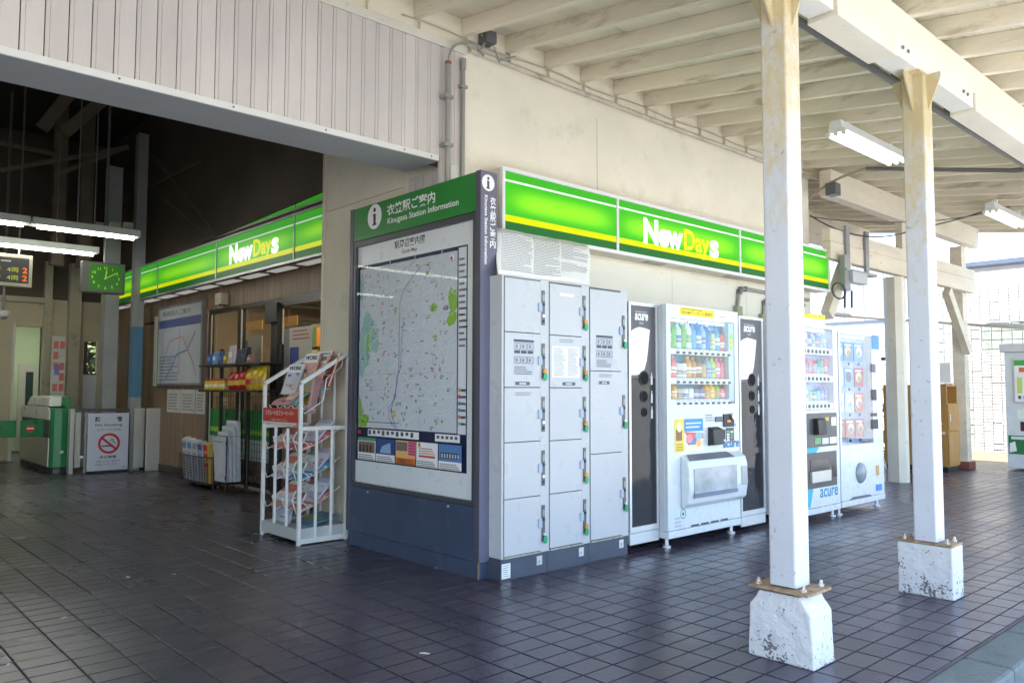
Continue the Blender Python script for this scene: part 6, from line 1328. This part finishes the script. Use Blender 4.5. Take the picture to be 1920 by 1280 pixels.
# railing pipe, fence and dry plants
o = MB().tube([PX(1545,588,Y=6.9), PX(1690,598,Y=6.0), PX(1930,613,X=14.3)], .045, 10).build('rail_pipe', M('cream_rail', (.50,.46,.36), .5, var=.06), smooth=True, org=tuple(PX(1545,588,Y=6.9))); tag(o, 'thick cream pipe crossing behind the posts at head height', 'pipe')
fx = 13.9
fn = thing('fence', 'brown steel mesh fence with a bent topped post beside the orange cabinet', 'fence', (fx, 6.2, 0)); fm = M('brown_fence', (.06,.04,.03), .6)
fy0 = PX(1680,800,X=fx).y; 
MB().tube([(fx,fy0,0),(fx,fy0,PX(1680,675,X=fx).z-.05)]+bez((fx,fy0,PX(1680,675,X=fx).z-.05),(fx,fy0,PX(1680,672,X=fx).z),(fx,fy0+.12,PX(1680,672,X=fx).z),4)[1:]+[(fx,fy0+2.5,PX(1680,672,X=fx).z)], .03, 8).build('post', fm, fn, smooth=True)
mm = MB(); zt_ = PX(1680,770,X=fx).z
for k in range(40): mm.cyl((fx,fy0+.05+k*.06,.05),(fx,fy0+.05+k*.06,zt_),.004,4)
for k in range(14): mm.cyl((fx,fy0,.08+k*.07),(fx,fy0+2.5,.08+k*.07),.004,4)
mm.cyl((fx,fy0,zt_),(fx,fy0+2.5,zt_),.02,6); o = mm.build('wire_mesh', fm, fn); o['kind'] = 'stuff'
for k in range(3): MB().cyl((fx,fy0,1.65+k*.16),(fx,fy0+2.5,1.65+k*.16),.008,5).build('barbed_strand', fm, fn)
r_ = random.Random(8)
for nm_, lb, n_, col_, zz0, zz1, y0_, y1_, sc_ in (('dry_shrub','pale dry shrub in the sun behind the mesh fence',900,(.45,.36,.20),0,.95,fy0+.1,fy0+2.6,.10),('shrub','green shrub top above the mesh fence',500,(.16,.19,.06),1.1,1.6,fy0+.2,fy0+2.8,.07)):
    mb = MB()
    for _ in range(n_):
        p = Vector((fx+.9+r_.uniform(-.4,.5), r_.uniform(y0_,y1_), zz0+(zz1-zz0)*r_.random()**1.3)); u = Vector((r_.gauss(0,.5),r_.gauss(0,.5),r_.gauss(.6,.5))).normalized()*sc_; v = u.orthogonal().normalized()*sc_*.3
        mb.face([p-u, p+v, p+u, p-v])
    t = thing(nm_, lb, 'shrub', (fx+.9, (y0_+y1_)/2, 0)); mb.build('foliage', M(nm_+'_leaf', col_, .6, var=.35, vs=14), t)
    for k in range(7): yy = y0_+(y1_-y0_)*(k+.5)/7; MB().tube([(fx+.9,yy,0),(fx+.88,yy+.05,(zz0+zz1)/2),(fx+.95,yy-.06,zz1)], .012, 5).build('stem', M('twig', (.18,.12,.08), .8), t)
# orange cabinet with a slip box and a small notice on it
cb = thing('wooden_cabinet', 'orange brown wooden cabinet with an open shelf beside the far post', 'cabinet', (13.0, 4.7, 0)); om = M('orange_veneer', (.44,.235,.065), .45, var=.1, vs=3, stretch=(4,4,.6))
k0, k1 = 12.72, 13.17; kY0, kY1 = 4.31, 5.25; kz = 1.30
MB().box(k0, k1, kY0+.30, kY1, .08, kz).box(k0, k1, kY0+.02, kY0+.2995, .08, 1.02).box(k0, k0+.03, kY0+.02, kY0+.2995, 1.0201, kz).box(k1-.03, k1, kY0+.02, kY0+.2995, 1.0201, kz).box(k0+.0301, k1-.0301, kY0+.02, kY0+.2995, kz-.03, kz).build('carcass', om, cb)
box('door', om, cb, k0+.01, k1-.01, kY0, kY0+.018, .10, .60, bevel=.004); box('door', om, cb, k0+.01, k1-.01, kY0, kY0+.018, .61, 1.0, bevel=.004); box('handle', alu, cb, k0+.05, k0+.07, kY0-.012, kY0-.0005, .75, .86, bevel=.003); box('plinth', black_p, cb, k0+.01, k1-.01, kY0+.03, kY1-.02, 0, .0795)
P = side(k0); P.rects([(-4.62,.70,-4.40,.735),(-4.62,.56,-4.36,.60)], INK((215,210,200)), 'label_strip'); P.build(cb)
q = PX(1782,700,X=12.9); fn2 = thing('framed_notice', 'small white framed notice standing on top of the orange cabinet', 'notice', (12.9, 4.5, kz)); MB().box(12.88, 12.90, 4.32, 4.52, kz+.03, kz+.33).build('sheet', M('white_paper', (.86,.86,.86), .7), fn2); box('frame', M('brown_notice_frame', (.16,.07,.04), .5), fn2, 12.87, 12.91, 4.521, 4.55, kz, kz+.33); box('foot', M('brown_notice_frame', (.16,.07,.04), .5), fn2, 12.87, 12.91, 4.30, 4.52, kz, kz+.012)
# tiled building
TXW = 15.4
tb = thing('tiled_building', 'sunlit building of white oblong tiles with a glass block window', 'building', (TXW, 3.5, 0))
wt = M('white_split_tile', (.60,.59,.57), .55, var=.05, vs=3, rnd=.06, bump=.006, bs=18); wgr = M('tile_joint', (.33,.33,.33), .9)
ye = PX(1722,700,X=TXW).y; ys_ = 2.2
box('core', wgr, tb, TXW+.012, TXW+.5, ys_-1.5, ye, .0, 3.10)
box('plinth', M('yellowish_plinth', (.45,.42,.28), .8, var=.1), tb, TXW-.03, TXW+.011, ys_-1.5, ye, 0, .14)
gz0, gz1, gy1 = 1.93, 2.39, 4.64
ms = {}
rows_ = 0; z = .15; th_, tw = .052, .15
tile_mesh = MB().box(-.012,.012,0,tw-.013,0,th_-.008).mesh('wall_tile', wt)
rest_t = MB(); cnt = 0
while z < 3.05:
    y = ye-tw-(tw/2 if 0 else 0); 
    while y > ys_-1.5:
        if not (gz0-.03 < z < gz1-.02 and y < gy1-.02):
            off = random.choice((-.003,0,0,.003))
            if cnt < 300 and 3.7 < y < 5.2 and z > .3 and .2 < random.random():
                o = bpy.data.objects.new('wall_tile', tile_mesh); COL.objects.link(o); o.parent = tb; o.location = (TXW+off-tb.location.x, y-tb.location.y, z); cnt += 1
            else: rest_t.box(TXW-.012+off, TXW+.012+off, y, y+tw-.013, z, z+th_-.008)
        y -= tw
    z += th_
o = rest_t.build('wall_tiles', wt, tb); o['kind'] = 'stuff'
gbm = M('glass_block', (.34,.39,.34), .3, var=.25, vs=9, bump=.004, bs=25)
yy = gy1
while yy > 1.2:
    for zz in (gz0, gz0+.155, gz0+.31): MB().box(TXW-.004, TXW+.011, yy-.146, yy, zz, zz+.146).build('glass_block', gbm, tb, bevel=.012)
    yy -= .156
box('upper_wall', M('grey_cladding', (.42,.44,.48), .6, var=.05), tb, TXW+.1, TXW+.5, ys_-1.5, ye-.02, 3.101, 3.30)
# shed and house further off
hs = thing('far_house', 'pale grey house with a dark eave seen above the tiled building', 'house', (20, 5, 0)); hm = M('pale_siding', (.60,.62,.66), .6, var=.04)
box('wall', hm, hs, 20, 24, -4, 7.2, 0, 4.0); MB().prism([(19.6,-4.4,4.0),(19.6,7.5,4.0),(19.6,7.5,4.10),(19.6,-4.4,4.10)], (5,0,.0)).build('eave', M('slate_eave', (.10,.12,.16), .5), hs); MB().prism([(19.6,-4.4,4.101),(24.6,-4.4,4.101),(22.1,-4.4,5.0)], (0,11.9,0)).build('roof', M('pale_roof', (.55,.58,.62), .5), hs)
for yv_ in (4.6, 6.2): box('window', M('far_glass', (.10,.13,.17), .15), hs, 19.99, 20.01, yv_, yv_+.9, 1.4, 2.6)
sd_ = thing('far_shed', 'blue grey corrugated shed roof seen between the wall end and the posts', 'shed', (26, 11, 0))
box('wall', M('white_shed', (.75,.75,.74), .6, var=.04), sd_, 24, 30, 8.0, 20, 0, 3.2)
y = 8.0
while y < 20: box('cladding_sheet', M('blue_grey_sheet', (.30,.34,.42), .5, var=.05, rnd=.06), sd_, 23.95, 23.99, y, y+.58, 3.3, 5.0); y += .6
box('roof', M('blue_grey_roof', (.28,.31,.38), .5), sd_, 24, 30, 8, 20, 3.201, 5.05)
# photo booth at the right edge
bt = thing('photo_booth', 'white machine with green posters at the right edge of the photograph', 'photo booth', (13.9, 3.3, 0))
bxf = 13.86; by1 = PX(1887,800,X=bxf).y
box('cabinet', white_vm, bt, bxf, bxf+.75, 2.4, by1, .03, 1.80, bevel=.01); box('top', M('booth_top', (.65,.68,.72), .4), bt, bxf-.06, bxf+.78, 2.36, by1+.05, 1.801, 1.93, bevel=.015)
for yy in (2.6, by1-.15): MB().cyl((bxf+.3,yy,0),(bxf+.3,yy,.03),.04,8).build('foot', black_p, bt)
pz1, pz0, pyl = PX(1905,673,X=bxf).z, PX(1905,755,X=bxf).z, PX(1900,700,X=bxf).y
pf = box('poster_frame', alu, bt, bxf-.02, bxf-.001, 2.7, pyl, pz0, pz1, bevel=.004)
P = side(bxf-.02); P.rect(-pyl+.02, pz0+.02, -2.72, pz1-.02, WHITE, 'poster').rect(-pyl+.02, pz1-.10, -2.72, pz1-.02, INK((70,170,80)), 'poster').rect(-pyl+.08, pz1-.2, -2.8, pz1-.13, INK((215,110,90)), 'poster').rect(-pyl+.05, pz0+.15, -pyl+.12, pz1-.28, INK((190,220,120)), 'poster').rects([(-pyl+.06,pz0+.06+.0,-pyl+.10,pz0+.11),(-pyl+.13,pz0+.06,-pyl+.17,pz0+.11)], INK((90,95,100)), 'poster'); P.build(bt)
P = side(bxf); z_a, z_b = PX(1905,851,X=bxf).z, PX(1905,816,X=bxf).z; P.rect(-by1+.02, z_a, -2.6, z_b, INK((40,120,70)), 'lower_poster').poly([(-by1+.03,z_a+.02),(-by1+.13,z_a+.05),(-by1+.11,z_b-.09),(-by1+.04,z_b-.12)], WHITE, 'lower_poster').rect(-by1+.06, z_b-.06, -2.7, z_b-.015, INK((220,225,220)), 'lower_poster'); 
P.rect(PX(1907,770,X=bxf).y*-1, PX(1907,785,X=bxf).z, -2.7, PX(1907,767,X=bxf).z, INK((225,235,225)), 'label').rect(-PX(1913,790,X=bxf).y, PX(1913,808,X=bxf).z, -2.8, PX(1913,790,X=bxf).z, INK((70,30,60)), 'label'); P.build(bt)
# scraps of litter on the floor
lit = M('scrap_paper', (.55,.52,.45), .8, var=.2)
for k, (px_, py_, w_, h_) in enumerate(((327,1076,.012,.03),(240,1081,.02,.045),(120,1157,.02,.04),(15,1245,.014,.03),(796,1224,.016,.05),(1150,1018,.02,.06),(820,1064,.012,.05))):
    p = PX(px_, py_, Z=.002); a = random.uniform(0,3)
    u = Vector((math.cos(a),math.sin(a),0)); v = Vector((-math.sin(a),math.cos(a),0))
    o = MB().add([p-u*h_/2-v*w_/2, p+u*h_/2-v*w_/2, p+u*h_/2+v*w_/2, p-u*h_/2+v*w_/2, p+Vector((0,0,.006))], [(0,1,4),(1,2,4),(2,3,4),(3,0,4),(3,2,1,0)]).build('paper_scrap', lit, org=p)
    tag(o, ('tiny pale scrap on the dark floor far from the camera left of the rack','pale folded scrap on the dark hall floor left of the rack','pale scrap on the dark floor at the lower left','bright scrap in a tile joint at the left edge','thin bent scrap on the floor in front of the map board','white stub on the floor beside the locker base','thin white scrap against the foot of the map board')[k], 'litter')
